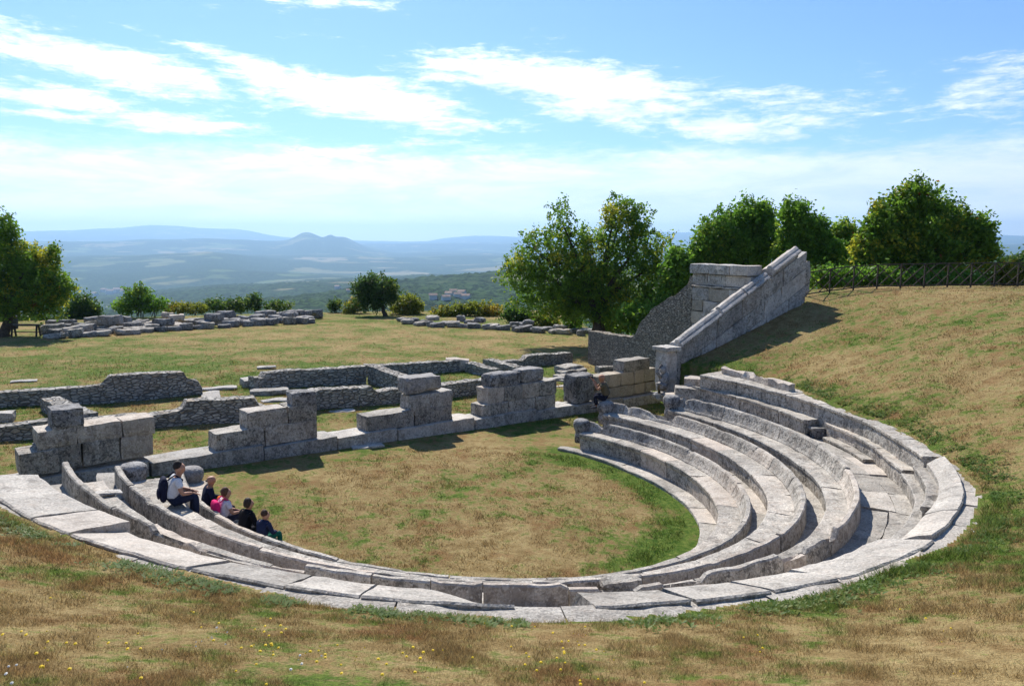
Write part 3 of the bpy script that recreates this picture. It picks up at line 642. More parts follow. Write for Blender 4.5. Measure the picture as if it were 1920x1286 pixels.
# ------------------------------------------------------------------ low ruined walls of the stage building
def wall_line(name, label, pts, thick=.55, m=M_RUB, jag=.03, base=0., cap=True, cat='ruined wall', grp='low ruined walls behind the stage front', world=None, side=1):
    """pts: (px, row of the top, row of the foot) along the face towards the camera"""
    if world is None:
        W_ = []
        for px, yt, yb in pts:
            q = PT(px, yb, base); W_.append((q.x, q.y, q.z, max(PY(px, yt, q.y).z, q.z+.12)))
    else: W_ = world
    S = [0.]
    for a, c in zip(W_, W_[1:]): S.append(S[-1]+max(math.hypot(a[0]-c[0], a[1]-c[1]), 1e-3))
    n = max(int(S[-1]/.14), 2); vs = []; m_ = None; sd_ = random.random()*40
    for i in range(n+1):
        s = S[-1]*i/n; x = np.interp(s, S, [q[0] for q in W_]); y = np.interp(s, S, [q[1] for q in W_]); zb = np.interp(s, S, [q[2] for q in W_])-.35; zt = np.interp(s, S, [q[3] for q in W_])
        s2 = min(s+.3, S[-1]); s1 = max(s-.3, 0); d = Vector((np.interp(s2, S, [q[0] for q in W_])-np.interp(s1, S, [q[0] for q in W_]), np.interp(s2, S, [q[1] for q in W_])-np.interp(s1, S, [q[1] for q in W_]), 0)).normalized()
        nn = Vector((-d.y, d.x, 0))*side
        zt += jag*round(2*mn.noise(Vector((s*1.3, sd_, 0)))*1.5)/1.5+jag*.5*mn.noise(Vector((s*6, sd_, 3)))
        ring = []; nz = 7; nt_ = 4
        for j in range(nz+1): ring.append(Vector((x, y, zb+(zt-zb)*j/nz)))
        for j in range(1, nt_+1): q = Vector((x, y, zt))+nn*thick*j/nt_; q.z += (mn.noise(Vector((s*2.5, j*.9, sd_)))*jag if j < nt_ else 0); ring.append(q)
        for j in range(1, nz+1): ring.append(Vector((x, y, zt+(zb-zt)*j/nz))+nn*thick)
        m_ = len(ring); vs += [q+mn.noise_vector(q*4.5)*.022+mn.noise_vector(q*11)*.012 for q in ring]
    fs = [(i*m_+j, (i+1)*m_+j, (i+1)*m_+(j+1) % m_, i*m_+(j+1) % m_) for i in range(n) for j in range(m_)]+[tuple(range(m_)), tuple(n*m_+j for j in range(m_))[::-1]]
    B = Build(); B.add(vs, fs); return tag(B.make(name, m), label, cat, grp)
wall_line('ruined_wall', 'long low wall behind the western pier, stepping up towards the middle', [(-60,808,836),(0,800,828),(90,790,822),(292,778,803),(344,770,798),(349,753,797),(420,749,794),(481,745,792),(484,758,792),(503,766,791)])
wall_line('ruined_wall', 'rearmost wall at the left with a raised section in its middle', [(-60,744,772),(0,737,764),(100,730,759),(190,724,757),(196,716,757),(206,704,756),(290,700,748),(348,698,743),(352,708,742),(362,713,741),(377,716,740),(380,728,740)])
wall_line('ruined_wall', 'short cross wall joining the two long walls at the left', [(112,742,766),(145,757,784),(186,774,806)], thick=.6, side=-1)
wall_line('ruined_wall', 'back wall of the middle room', [(478,708,732),(496,708,730),(500,699,729),(600,693,724),(687,687,719)])
wall_line('ruined_wall', 'cross wall slanting from the back wall towards the pier with the cube', [(689,687,719),(720,697,727),(752,708,737),(780,716,745)], thick=.55, side=1)
wall_line('ruined_wall', 'back wall of the small eastern room, a flat block on its end', [(684,686,703),(800,680,702),(868,674,696)])
wall_line('ruined_wall', 'short cross wall closing the small eastern room', [(872,680,698),(900,688,704),(924,694,710)], side=1)
wall_line('ruined_wall', 'front wall of the middle room right behind the slim upright block', [(592,735,772),(600,732,768),(660,727,764),(701,723,761),(705,735,760),(758,730,755),(880,716,742),(922,710,736)])
wall_line('ruined_wall', 'stubby wall crossing behind the massive pier', [(905,674,688),(935,681,697),(966,689,706)], side=1)
wall_line('ruined_wall', 'rear wall beyond the massive pier, taller at its east end', [(940,678,690),(983,675,690),(987,668,690),(1030,664,686),(1074,662,683)])
wall_line('ruined_wall', 'little wall remnant between the stone stair and the loose cube', [(1124,688,703),(1168,687,702)])
for i, (px, py, sx, sy, sz, lab) in enumerate(((868, 676, 1.1, .6, .5, 'flat block on the corner of the small eastern room'), )):
    q = PT(px, 697, 0); B = Build(); block(B, Matrix.Translation((q.x-.9, q.y, q.z)), 1.2, .6, .62, .04, .07); tag(B.make('corner_block', M_ST), lab, 'stone block')
# thresholds and loose slabs between the rooms
for px, py, sx, sy, sz, lab in ((400,730,1.9,.5,.12,'long threshold slab lying between the two rear walls'),(395,742,.7,1.5,.1,'slab pointing toward the camera beside the threshold'),(478,722,1.1,1.2,.35,'squat block at the corner of the middle room'),(505,738,1.5,.7,.22,'flat slab with a broken edge in the doorway of the middle room'),(520,752,1.2,.5,.12,'thin slab half sunk in the grass in front of the doorway'),
                             (45,715,1.0,.35,.08,'small white slab lying alone on the field at the left'),(500,689,.9,.4,.1,'pale slab just behind the corner of the middle room'),(640,771,1.,.4,.06,'pale slab in the grass in front of the middle room'),(12,789,.5,.6,.35,'small upright stone on the wall at the left edge'),(1030,714,2.2,.45,.16,'long slab lying behind the massive pier'),(1035,726,1.5,.4,.08,'pale thin slab in the grass right of the massive pier')):
    q = PT(px, py, 0); B = Build(); block(B, Matrix.Translation(q) @ Matrix.Rotation(.42+random.uniform(-.1, .1), 4, 'Z') @ Matrix.Translation((-sx/2, -sy/2, -.03)), sx, sy, sz, .025, .04, .2)
    tag(B.make('loose_slab', M_PALE if i else M_PALE), lab, 'stone slab', 'loose slabs around the ruined walls')
# small stone stair of stacked slabs
q0 = PT(1062, 716, 0); st = empty('stone_stair', q0, 'short stair of thin stacked slabs left of the low tan wall', 'stone stair')
for i in range(4):
    p = q0+us*(.45*i-.2+random.uniform(-.15, .15))+ns*(.4*i); B = Build(); block(B, frame((p.x, p.y, q0.z-.1), us+ns*random.uniform(-.08, .08)), 1.9-.2*i, .8, .2+.115*i, .04, .04, .15); B.make('step', M_ST, st)
# ------------------------------------------------------------------ the sloping wall with its pillar
wu = U; wn = NS
def WP(px, py, offs=0.): return SP(px, py, offs, WA, wu)
L_end = WP(1512, 500)[0]
slope_pts = [WP(a, c) for a, c in ((1276,652),(1352,600),(1396,553),(1441,519),(1495,484))]
k_sl = (slope_pts[-1][1]-slope_pts[0][1])/(slope_pts[-1][0]-slope_pts[0][0]); z_s0 = slope_pts[0][1]-k_sl*slope_pts[0][0]
analemma = empty('sloping_wall', WA, 'sloping retaining wall of pale dressed blocks with a moulded coping, climbing the east bank', 'retaining wall')
def slanted(B, a, c, zlo, zhi, y0, y1, m=None, rough=.014, bev=.02):
    """block whose bed joints follow the slope of the wall"""
    def shp(v): return Vector((v.x, v.y, v.z+k_sl*v.x))
    p = WA+wu*a+wn*y0; block(B, frame((p.x, p.y, z_s0+k_sl*a+zlo), wu), c-a, y1-y0, zhi-zlo, rough, bev, .22, shape=shp)
for (lo, hi, sh) in ((-.72, -.02, 0.), (-1.42, -.72, .5), (-2.1, -1.42, .2)):
    a = .12
    while a < L_end-.1:
        c = min(a+random.uniform(.75, 1.35)+(sh if a < .2 else 0), L_end)
        if L_end-c < .4: c = L_end
        B = Build(); slanted(B, a+.006, c-.006, lo, hi-.008, random.uniform(-.012, .012), .5); B.make('wall_block', random.choice((M_PALE, M_PALE, M_PALE, M_ST)), analemma); a = c
mould = [(-.07, 0.), (-.13, .05), (-.13, .12), (-.06, .17), (.0, .17), (.03, .24), (.12, .30), (.22, .30), (.27, .25), (.29, .19), (.42, .17), (.55, .12), (.55, 0.)]
for (x0, y0, x1, y1, up) in ((1275,646,1349,597,0.),(1352,586,1396,546,.05),(1399,546,1440,517,.03),(1449,505,1497,482,.14)):
    a, za = WP(x0, y0); c, zc = WP(x1, y1); B = Build(); n = 10; vs = []
    for i in range(n+1):
        t = i/n; s = a+(c-a)*t
        for (yy, zz) in mould:
            p = WA+wu*s+wn*yy; p.z = z_s0+k_sl*s+zz*1.0+up; vs.append(p+mn.noise_vector(p*4)*.012)
    m_ = len(mould); fs = [(i*m_+j, i*m_+(j+1) % m_, (i+1)*m_+(j+1) % m_, (i+1)*m_+j) for i in range(n) for j in range(m_)]+[tuple(range(m_))[::-1], tuple(n*m_+j for j in range(m_))]
    B.add(vs, fs); o = B.make('coping_moulding', M_PALE, analemma)
    if up > .02:
        B = Build(); slanted(B, a, c, -.02, up+.0, .01, .5); B.make('coping_bed', M_ST, analemma)
a_, za = WP(1495, 490); B = Build(); block(B, frame(tuple((WA+wu*(L_end-.02)+wn*.02).xy)+(z_s0+k_sl*L_end-1.9,), wu), .34, .45, 1.5, .03, .06); B.make('end_block', M_ST, analemma)
# pillar
pil = empty('carved_pillar', WA-wu*.4, 'carved end pillar of the sloping wall, flared capital above a crouching bearer figure', 'pillar')
zt = WP(1262, 650)[1]; pz = tz(WA.x)+1.3; pb = WA-wu*.42-wn*.08
B = Build(); block(B, frame((pb.x, pb.y, pz), wu), .52, .62, zt-pz-.16, .02, .03, .12); B.make('shaft', M_PALE, pil)
B = Build(); pc = pb-wu*.12-wn*.1; 
def flare(v):
    k = .55+.45*min(max(v.z/.16, 0), 1); return Vector((.38+(v.x-.38)*(.78+.22*k/1.), v.y, v.z))
block(B, frame((pc.x, pc.y, zt-.165), wu), .76, .8, .165, .012, .02, .1, shape=flare); B.make('capital', M_PALE, pil)
fg = pb-wu*.06+wn*.05; B = Build()
zf_ = WP(1240, 712)[1]
blob(B, (fg.x, fg.y, zf_), .19, .2, .30, 3, .18); blob(B, (fg.x-.05, fg.y-.05, zf_+.36), .12, .12, .14, 5, .1); blob(B, (fg.x-.1, fg.y-.12, zf_-.22), .2, .16, .17, 8, .2)
tube(B, [(fg.x-.13, fg.y-.1, zf_+.1), (fg.x-.3, fg.y-.12, zf_+.3), (fg.x-.1, fg.y-.05, zf_+.55)], [.07, .065, .05])
tube(B, [(fg.x-.05, fg.y-.15, zf_-.15), (fg.x-.28, fg.y-.24, zf_-.1), (fg.x-.2, fg.y-.2, zf_-.45)], [.1, .09, .06])
B.make('bearer_figure', M_DK, pil, True)
B = Build(); block(B, frame(tuple((pb-wu*.3-wn*.2).xy)+(pz-.3,), wu), .8, .7, zf_-.45-pz+.3, .05, .1, .12); B.make('plinth', M_DK, pil)
# little stair between pillar and tier
q = PT(1300, 745, 1.42); ts = empty('corner_stair', q, 'shaded stair climbing between the carved pillar and the upper tier', 'stone stair')
for i, (x0, x1, yt, zb) in enumerate(((1250,1290,742,1.5),(1266,1298,727,1.78),(1282,1304,709,2.05))):
    p = PT(x0, yt, zb); p2 = PT(x1+14, yt+3, zb); B = Build(); v = (p2-p); v.z = 0
    block(B, frame((p.x, p.y, p.z-.8), v), v.length, .6, .8, .015, .03, .25); B.make('step', M_ST, ts)
# ------------------------------------------------------------------ gate wall (perpendicular) and rubble wall behind
K0 = PY(1299, 494, 34.); K1v = Vector((.42, -.9, 0)).normalized(); zc_ = K0.z
gate = empty('gate_wall', (K0.x, K0.y, 0), 'pale gate wall with cornice and blind arch behind the sloping wall', 'gate wall')
gf = lambda s, z, o=0: frame((K0.x+K1v.x*s+K1v.y*o*-0+NS.x*0, K0.y+K1v.y*s, z), K1v, Vector((.9, .42, 0)))
def gblock(s0, s1, z0, z1, out=0., m=M_PALE, dep=.55, name='wall_block', rough=.014, par=None):
    p = Vector((K0.x+K1v.x*s0-.9*out, K0.y+K1v.y*s0-.42*out, z0)); B = Build()
    block(B, frame(p, K1v, Vector((.9, .42, 0))), s1-s0, dep, z1-z0, rough, .025, .22); return B.make(name, m, par or gate)
_d = (WA+wn*.5-Vector((K0.x, K0.y, 0))); _d.z = 0; Lg = _d.dot(wn)/K1v.dot(wn)+.05; hs = [(zc_-.42, zc_, .16, M_PALE, 'cornice_block'), (zc_-.9, zc_-.43, .0, M_PALE, 'wall_block'), (zc_-1.0, zc_-.9, .06, M_ST, 'string_course')]
for z0, z1, out, m, nm in hs:
    cs = cut(0, Lg, 1.25)
    for a, c in zip(cs, cs[1:]): gblock(a+.004, c-.004, z0, z1-.005, out, m, name=nm, dep=.55+out)
zz = zc_-1.0
while zz > -.3:
    h_ = random.uniform(.42, .6); cs = cut(0 if random.random() < .5 else -.0, Lg, 1.0, .4)
    for a, c in zip(cs, cs[1:]): gblock(a+.004, c-.004, max(zz-h_, -.5), zz-.006, random.uniform(-.01, .01), random.choice((M_PALE, M_PALE, M_ST, M_TAN)))
    zz -= h_
ac = Lg-1.75; az_ = zc_-3.1
for i in range(11):                                    # ring of arch stones standing slightly proud of the wall
    t = math.pi*(.08+.84*i/10.); p = Vector((K0.x+K1v.x*(ac+1.3*math.cos(t))-.9*.03, K0.y+K1v.y*(ac+1.3*math.cos(t))-.42*.03, az_+1.3*math.sin(t))); B = Build()
    M = frame(p, K1v, Vector((.9, .42, 0))) @ Matrix.Rotation(-(t-math.pi/2), 4, 'Y') @ Matrix.Translation((-.2, 0, -.2)); block(B, M, .38, .1, .42, .01, .02, .15); B.make('arch_stone', M_PALE, gate)
vp = Vector((-.42, .9, 0)).normalized()
def kp(s, z): return (K0.x+vp.x*s, K0.y+vp.y*s, -.5, z)
def ztop(px, py):                                     # height on the plane of the gate wall
    u_, z_ = SP(px, py, 0, Vector((K0.x, K0.y, 0)), Vector((-vp.x, -vp.y, 0))); return -u_, z_
pts = [ztop(a, c) for a, c in ((1182,634),(1192,622),(1200,603),(1214,590),(1225,577),(1236,570),(1262,553),(1285,538),(1291,534),(1293,522),(1299,520))]
pts = sorted([(max(s, .02), z) for s, z in pts])
wall_line('rubble_wall', 'tall wall of small dark stones with a stepped crest, west of the gate wall', None, world=[kp(s, z) for s, z in pts], thick=.6, jag=.07, cat='stone wall', grp='rubble walls by the gate', side=-1, m=M_RB2)
pts = sorted([ztop(a, c) for a, c in ((1099,621),(1140,627),(1181,633))])
pts[0] = (pts[0][0]+.03, pts[0][1])
q = [kp(s, z) for s, z in pts]; q = [(a+.12, c+.05, d, e) for a, c, d, e in q]
wall_line('rubble_wall', 'lower level-topped wall of small stones continuing the tall stepped one', None, world=q, thick=.6, jag=.02, m=M_RB2, cat='stone wall', grp='rubble walls by the gate', side=-1)
# ------------------------------------------------------------------ rows of collected blocks along the field edge
def lay_stones(base, rows_, label, grp, sc0=1.):
    protos = []
    for i in range(7):
        B = Build(); sx, sy, sz = random.uniform(.9, 1.8)*sc0, random.uniform(.6, 1.0)*sc0, random.uniform(.38, .62)*sc0
        block(B, Matrix.Translation((-sx/2, -sy/2, -.08)), sx, sy, sz, .045, .09, .22); protos.append((sx, sy, B))
    first = [None]*7; cnt = 0
    xs = [q[0] for q in base]; ys = [q[1] for q in base]
    for j in range(rows_[0]):
        px = xs[0]+random.uniform(0, 14)
        while px < xs[-1]:
            py = float(np.interp(px, xs, ys)); q = PT(px, py, -.0); q = PY(px, py, q.y)
            X, Y = q.x+random.uniform(-.2, .2), q.y+j*rows_[1]+random.uniform(-.35, .35)
            X = X*(Y/q.y); Zg = float(G(X, Y)[0]); up = 0.
            if j and random.random() < .22: up = random.uniform(.25, .5)*sc0
            i = random.randrange(7); sx, sy, B = protos[i]
            if first[i] is None: o = B.make('field_stone', random.choice((M_DK, M_DK, M_ST)), None); first[i] = o
            else: o = first[i].copy(); C.objects.link(o)
            o.location = (X, Y, Zg+up-.05); s = random.uniform(.8, 1.12)
            if j == rows_[0]-1: s *= .9
            o.scale = (s, s, s*random.uniform(.8, 1.1)); o.rotation_euler = (random.uniform(-.09, .09), random.uniform(-.09, .09), random.uniform(-.6, .6)+.1)
            tag(o, label, 'stone block', grp); cnt += 1
            px += sx*s*F/Y*random.uniform(.75, 1.0)
    return cnt
lay_stones([(96,625),(150,623),(240,618),(330,610),(400,605),(500,599),(596,595)], (5, 1.35), 'grey cut block in the long heap of collected blocks left on the far field edge', 'collected blocks on the left field edge')
lay_stones([(756,597),(800,606),(870,611),(950,618),(1020,625),(1096,632)], (2, 1.5), 'rough block in the narrow line of stones right of the lone small tree', 'line of stones on the right field edge', .85)
# ------------------------------------------------------------------ trees and shrubs
def leafmat(name, c0, c1, c2, red=0., sc_=1.2):
    m, b = mat(name); g = b.n('ShaderNodeNewGeometry'); pos = g.outputs['Position']; r = g.outputs['Random Per Island']
    n_ = b.noise(pos, sc_, 4, .6); q = b.noise(pos, .45, 3, .5, .3)
    c = b.mix(b.m('ADD', b.m('MULTIPLY', n_, 1.3), b.m('SUBTRACT', b.m('MULTIPLY', r, .7), .55), clamp=True), c0, c1)
    c = b.mix(b.ss(b.m('ADD', q, b.m('MULTIPLY', r, .25)), .69, .88), c, c2)
    if red: c = b.mix(b.ss(b.m('ADD', b.noise(pos, 1.1, 2, .5), b.m('MULTIPLY', r, .12)), .80-red*.1, .84-red*.1, 0, .9), c, (.30,.045,.02))
    fin(b, c, .55, None, spec=.3, trans=.55); return m
M_LG = leafmat('maple leaves', (.06,.145,.015), (.25,.40,.032), (.50,.46,.04), .12)
M_LD = leafmat('dark broad leaves', (.03,.08,.018), (.12,.20,.03), (.22,.26,.035))
M_LB = leafmat('bright broad leaves', (.06,.16,.016), (.24,.41,.04), (.36,.44,.05), .05)
M_LY = leafmat('yellowing shrub leaves', (.09,.13,.014), (.33,.34,.03), (.42,.30,.03))
M_BARK = plain('grey brown bark', (.085,.066,.048), .95, .1, .35, 9., .6)
def leaves(blobs, n, size, seed):
    r = np.random.default_rng(seed); tot = sum(b_[3]*b_[4]*b_[5] for b_ in blobs)**1.; ws = np.array([(b_[3]*b_[4]*b_[5])**.7 for b_ in blobs]); ws /= ws.sum(); P_ = []
    for (x, y, z, a, c, h), w_ in zip(blobs, ws):
        k = int(n*w_/14)+3; d = r.normal(size=(k, 3)); d /= np.linalg.norm(d, axis=1)[:, None]
        rad = 1-np.abs(r.normal(size=k))*.30; rad = np.clip(rad, .1, 1)*(1+.36*np.sin(d[:, 0]*5+seed)*np.sin(d[:, 2]*6+d[:, 1]*4))
        ctr = np.stack([x+d[:, 0]*a*rad, y+d[:, 1]*c*rad, z+d[:, 2]*h*rad], 1)
        sg = size*1.25; cl = np.repeat(ctr, 14, 0)+r.normal(size=(k*14, 3))*np.array([sg, sg, sg*1.1])*r.uniform(.5, 1.3, (k, 1)).repeat(14, 0); P_.append(cl)
    p = np.concatenate(P_); N = len(p); u = r.normal(size=(N, 3)); u /= np.linalg.norm(u, axis=1)[:, None]; v = np.cross(u, r.normal(size=(N, 3))); v /= np.linalg.norm(v, axis=1)[:, None]
    s = size*r.uniform(.55, 1.25, (N, 1)); V = np.stack([p-u*s, p-v*s*.55, p+u*s, p+v*s*.55], 1).reshape(-1, 3); Q = np.arange(4*N).reshape(-1, 4); return V, Q
def crown_blobs(px_blobs, Y, depth=.85):
    out = []
    for (px, py, rx, ry) in px_blobs:
        q = PY(px, py, Y); k = Y/F; rr = (rx+ry)/2*k*depth
        out.append((q.x, q.y+random.uniform(-.3, .3)*rr, q.z, rx*k, rr, ry*k))
    return out
def tree(name, label, cat, px0, py0, Y, blobs, n, size, m, trunk=.2, limbs=5, seed=1, grp='trees round the field', zb=None):
    base = PY(px0, py0, Y); zb = base.z if zb is None else zb; bl = crown_blobs(blobs, Y)
    o = empty(name, (base.x, base.y, zb), label, cat, grp)
    V, Q = leaves(bl, n, size, seed); link('crown', npmesh('crown', V, Q), m, o)
    B = Build(); rnd = random.Random(seed); cx = sum(b_[0] for b_ in bl)/len(bl); cz = sum(b_[2] for b_ in bl)/len(bl)
    fork = Vector((base.x+(cx-base.x)*.25, base.y, zb+(cz-zb)*.42)); root = Vector((base.x, base.y, zb-.3))
    tube(B, [root, root+Vector((0, 0, .45)), root.lerp(fork, .55)+Vector((rnd.uniform(-.1, .1), 0, 0)), fork], [trunk*1.55, trunk*1.1, trunk*.95, trunk*.8], 10)
    for i in range(limbs):
        b_ = bl[i % len(bl)]; t = Vector((b_[0]+rnd.uniform(-.3, .3)*b_[3], b_[1]+rnd.uniform(-.5, .5)*b_[4], b_[2]+b_[5]*rnd.uniform(.1, .6)))
        mid = fork.lerp(t, .45)+Vector((rnd.uniform(-.2, .2), rnd.uniform(-.2, .2), rnd.uniform(-.1, .3)))
        tube(B, [fork-Vector((0, 0, .15)), fork.lerp(mid, .5), mid, mid.lerp(t, .6), t], [trunk*.62, trunk*.5, trunk*.36, trunk*.2, trunk*.07], 7)
        for k in range(4):
            s_ = mid.lerp(t, rnd.uniform(.1, .8)); e = s_+Vector((rnd.uniform(-1, 1), rnd.uniform(-1, 1), rnd.uniform(.1, 1)))*b_[3]*.7
            tube(B, [s_, s_.lerp(e, .5)+Vector((0, 0, .1)), e], [trunk*.16, trunk*.1, trunk*.04], 5)
    B.make('trunk', M_BARK, o, True); return o
tree('maple_tree', 'large spreading maple with reddish sprigs, leaning trunk, in front of the valley view', 'tree', 1122, 616, 50,
     [(1050,440,26,66),(1005,480,42,52),(985,520,48,40),(1060,520,60,62),(1030,565,68,34),(1095,585,60,20),(1120,500,62,70),(1165,440,52,62),(1160,400,30,38),(1210,470,44,56),(1225,520,38,54),(1180,560,62,44),(1140,590,60,22),(1218,570,34,40),(965,492,22,18),(1195,415,24,34),(1085,470,30,44),(1095,520,60,50),(1130,545,70,44),(1075,560,60,36)], 44000, .11, M_LG, .34, 11, 3)
tree('maple_tree', 'maple cut by the left picture edge, orange tinted tips and a bare twig', 'tree', 8, 628, 52,
     [(10,430,20,34),(-20,480,60,60),(40,490,36,34),(75,510,34,46),(20,545,66,50),(95,540,34,36),(118,535,22,22),(80,565,44,28),(100,478,12,22),(10,575,40,16)], 30000, .115, M_LG, .3, 7, 5)
tree('round_tree', 'lone small round dark tree at the middle of the field edge', 'tree', 722, 592, 70,
     [(700,535,36,20),(705,550,40,22),(735,545,14,20),(680,548,18,16),(700,568,36,14)], 10000, .12, M_LD, .2, 5, 9)
tree('broad_tree', 'bright green tree rising behind the gate wall cornice', 'tree', 1370, 620, 47,
     [(1400,420,44,42),(1350,440,46,40),(1320,470,32,40),(1430,450,36,56),(1380,480,60,40),(1300,505,30,30),(1430,400,22,24),(1290,530,26,38),(1330,505,26,24)], 34000, .12, M_LB, .26, 7, 11)
tree('broad_tree', 'slender pointed tree between the two wide ones behind the fence', 'tree', 1500, 600, 44,
     [(1490,410,28,36),(1500,440,34,40),(1530,440,26,36),(1510,490,42,36),(1550,480,34,34),(1475,470,20,40),(1480,520,30,30)], 22000, .115, M_LB, .2, 6, 13)
tree('maple_tree', 'big dome shaped tree with brownish shoots standing above the right hand fence', 'tree', 1735, 600, 41,
     [(1715,375,40,38),(1665,405,42,36),(1760,410,48,44),(1700,440,76,50),(1640,440,34,40),(1800,440,42,42),(1835,445,30,44),(1770,480,80,40),(1680,490,70,34),(1850,480,24,32),(1620,475,26,34)], 40000, .115, M_LG, .3, 9, 17)
tree('broad_tree', 'small tree filling the gap beside the dome shaped one', 'tree', 1590, 590, 46,
     [(1580,440,24,26),(1590,470,26,30),(1600,505,36,30),(1560,520,40,26),(1570,455,18,18)], 12000, .115, M_LB, .14, 4, 19)
tree('broad_tree', 'dark tree just visible at the far right edge behind the fence', 'tree', 1915, 600, 62,
     [(1905,500,30,22),(1940,490,30,24),(1890,515,24,16)], 5000, .17, M_LD, .2, 3, 23)
tree('broad_tree', 'low pale tree tucked under the big maple beside the stepped rubble wall', 'tree', 1275, 640, 46,
     [(1268,500,22,40),(1262,545,26,30),(1240,590,40,20),(1200,590,40,22),(1285,545,20,30)], 9000, .15, M_LB, .14, 4, 29)
def shrub(label, blobs, Y, n, size, m, seed, cat='shrub', grp='shrubs along the field edge'):
    bl = crown_blobs(blobs, Y); zb = min(b_[2]-b_[5] for b_ in bl); x = sum(b_[0] for b_ in bl)/len(bl); o = empty('shrub', (x, Y, zb), label, cat, grp)
    V, Q = leaves(bl, n, size, seed); link('foliage', npmesh('foliage', V, Q), m, o)
    B = Build(); rnd = random.Random(seed)
    for b_ in bl:
        for k in range(3): tube(B, [(b_[0]+rnd.uniform(-.2, .2), b_[1], zb-.3), (b_[0]+rnd.uniform(-.5, .5)*b_[3], b_[1], b_[2]), (b_[0]+rnd.uniform(-.8, .8)*b_[3], b_[1]+rnd.uniform(-.5, .5)*b_[4], b_[2]+b_[5]*.7)], [.04, .03, .01], 5)
    B.make('stems', M_BARK, o); return o
shrub('yellow green bush hugging the right side of the lone round tree', [(758,572,32,22),(775,577,22,16)], 72, 3600, .13, M_LY, 31)
shrub('yellow tinted low bush at the left foot of the lone round tree', [(668,572,20,15),(655,580,14,10)], 73, 1800, .12, M_LY, 32)
shrub('long hedge of yellow bushes beyond the right line of stones', [(830,585,26,10),(862,582,26,12),(895,580,26,13),(925,583,20,11)], 70, 5200, .12, M_LY, 33)
shrub('green bush at the end of the yellow hedge, left of the big maple', [(966,590,24,15),(985,595,14,10)], 62, 3000, .12, M_LD, 34)
shrub('sparse yellow scrub under the left branches of the big maple', [(1010,600,28,10),(1035,603,18,9)], 62, 1800, .12, M_LY, 35)
shrub('light green upright bush left of the big maple trunk', [(1076,598,19,20)], 58, 2200, .11, M_LB, 36)
shrub('bright bush spread behind the low rubble wall, right of the maple trunk', [(1165,600,32,22),(1195,606,26,16),(1140,606,22,14)], 56, 5200, .12, M_LB, 37)
shrub('dark shrub just right of the left maple', [(155,575,26,24),(140,588,24,16),(175,585,18,14)], 68, 4200, .14, M_LD, 38)
shrub('bright yellow green bush left of the valley view, behind the block heap', [(255,562,26,22),(235,575,26,14),(285,572,28,14),(262,545,12,10)], 68, 4600, .13, M_LB, 39)
shrub('brownish scrub behind the block heap, right of the bright bush', [(330,578,34,10),(365,580,26,9)], 72, 2600, .11, M_LY, 40)
shrub('low dark hedge behind the middle of the block heap', [(410,572,34,12),(450,572,30,14),(480,566,14,16),(520,574,30,9)], 76, 5200, .13, M_LD, 41)
shrub('thin young shrub on the field edge between the heap and the round tree', [(628,572,13,11)], 74, 700, .12, M_LD, 42)
shrub('undergrowth under the left maple behind the bench', [(30,602,40,10),(90,602,34,10)], 66, 2600, .14, M_LD, 43)
shrub('pale green bushes seen through the fence under the dome shaped tree', [(1560,520,50,18),(1640,520,50,18),(1720,525,50,16),(1800,528,50,14)], 38, 9000, .11, M_LB, 44)
shrub('yellow green bush behind the right end of the fence', [(1900,520,34,22),(1860,530,24,14)], 39, 4200, .11, M_LY, 45)
# bare twigs on the left maple
# ------------------------------------------------------------------ lattice fence
M_WOOD = plain('weathered dark fence wood', (.070,.058,.046), .9, .1, .35, 20., .3)
fa = Vector((12.3, 32.6, 0)); fb = Vector((22.6, 32.9, 0)); fd = Vector((fb.x-fa.x, fb.y-fa.y, 0)); fl_ = fd.length+2.5; fd.normalize()
fence = empty('lattice_fence', fa, 'dark wooden lattice fence running along the crest behind the east bank', 'fence')
def fp(s, h): 
    p = fa+fd*s; return Vector((p.x, p.y, float(G(p.x, p.y)[0])+h))
n_ = int(fl_/1.0)
for i in range(n_+1): B = Build(); bar(B, fp(i*1.0, -.3), fp(i*1.0, 1.02), .05, .05); B.make('post', M_WOOD, fence)
for h in (1.0, .10):
    for i in range(n_): B = Build(); bar(B, fp(i, h), fp(i+1, h), .035, .045); B.make('rail', M_WOOD, fence)
for i in range(int(fl_*2)-2):
    B = Build(); bar(B, fp(i*.5, .08)-Vector((0, .045, 0)), fp(i*.5+1., 1.0)-Vector((0, .045, 0)), .025, .036); B.make('brace', M_WOOD, fence)
    if i % 2 == 0: B = Build(); bar(B, fp(i*.5+1., .08)+Vector((0, .045, 0)), fp(i*.5, 1.0)+Vector((0, .045, 0)), .025, .036); B.make('brace', M_WOOD, fence)
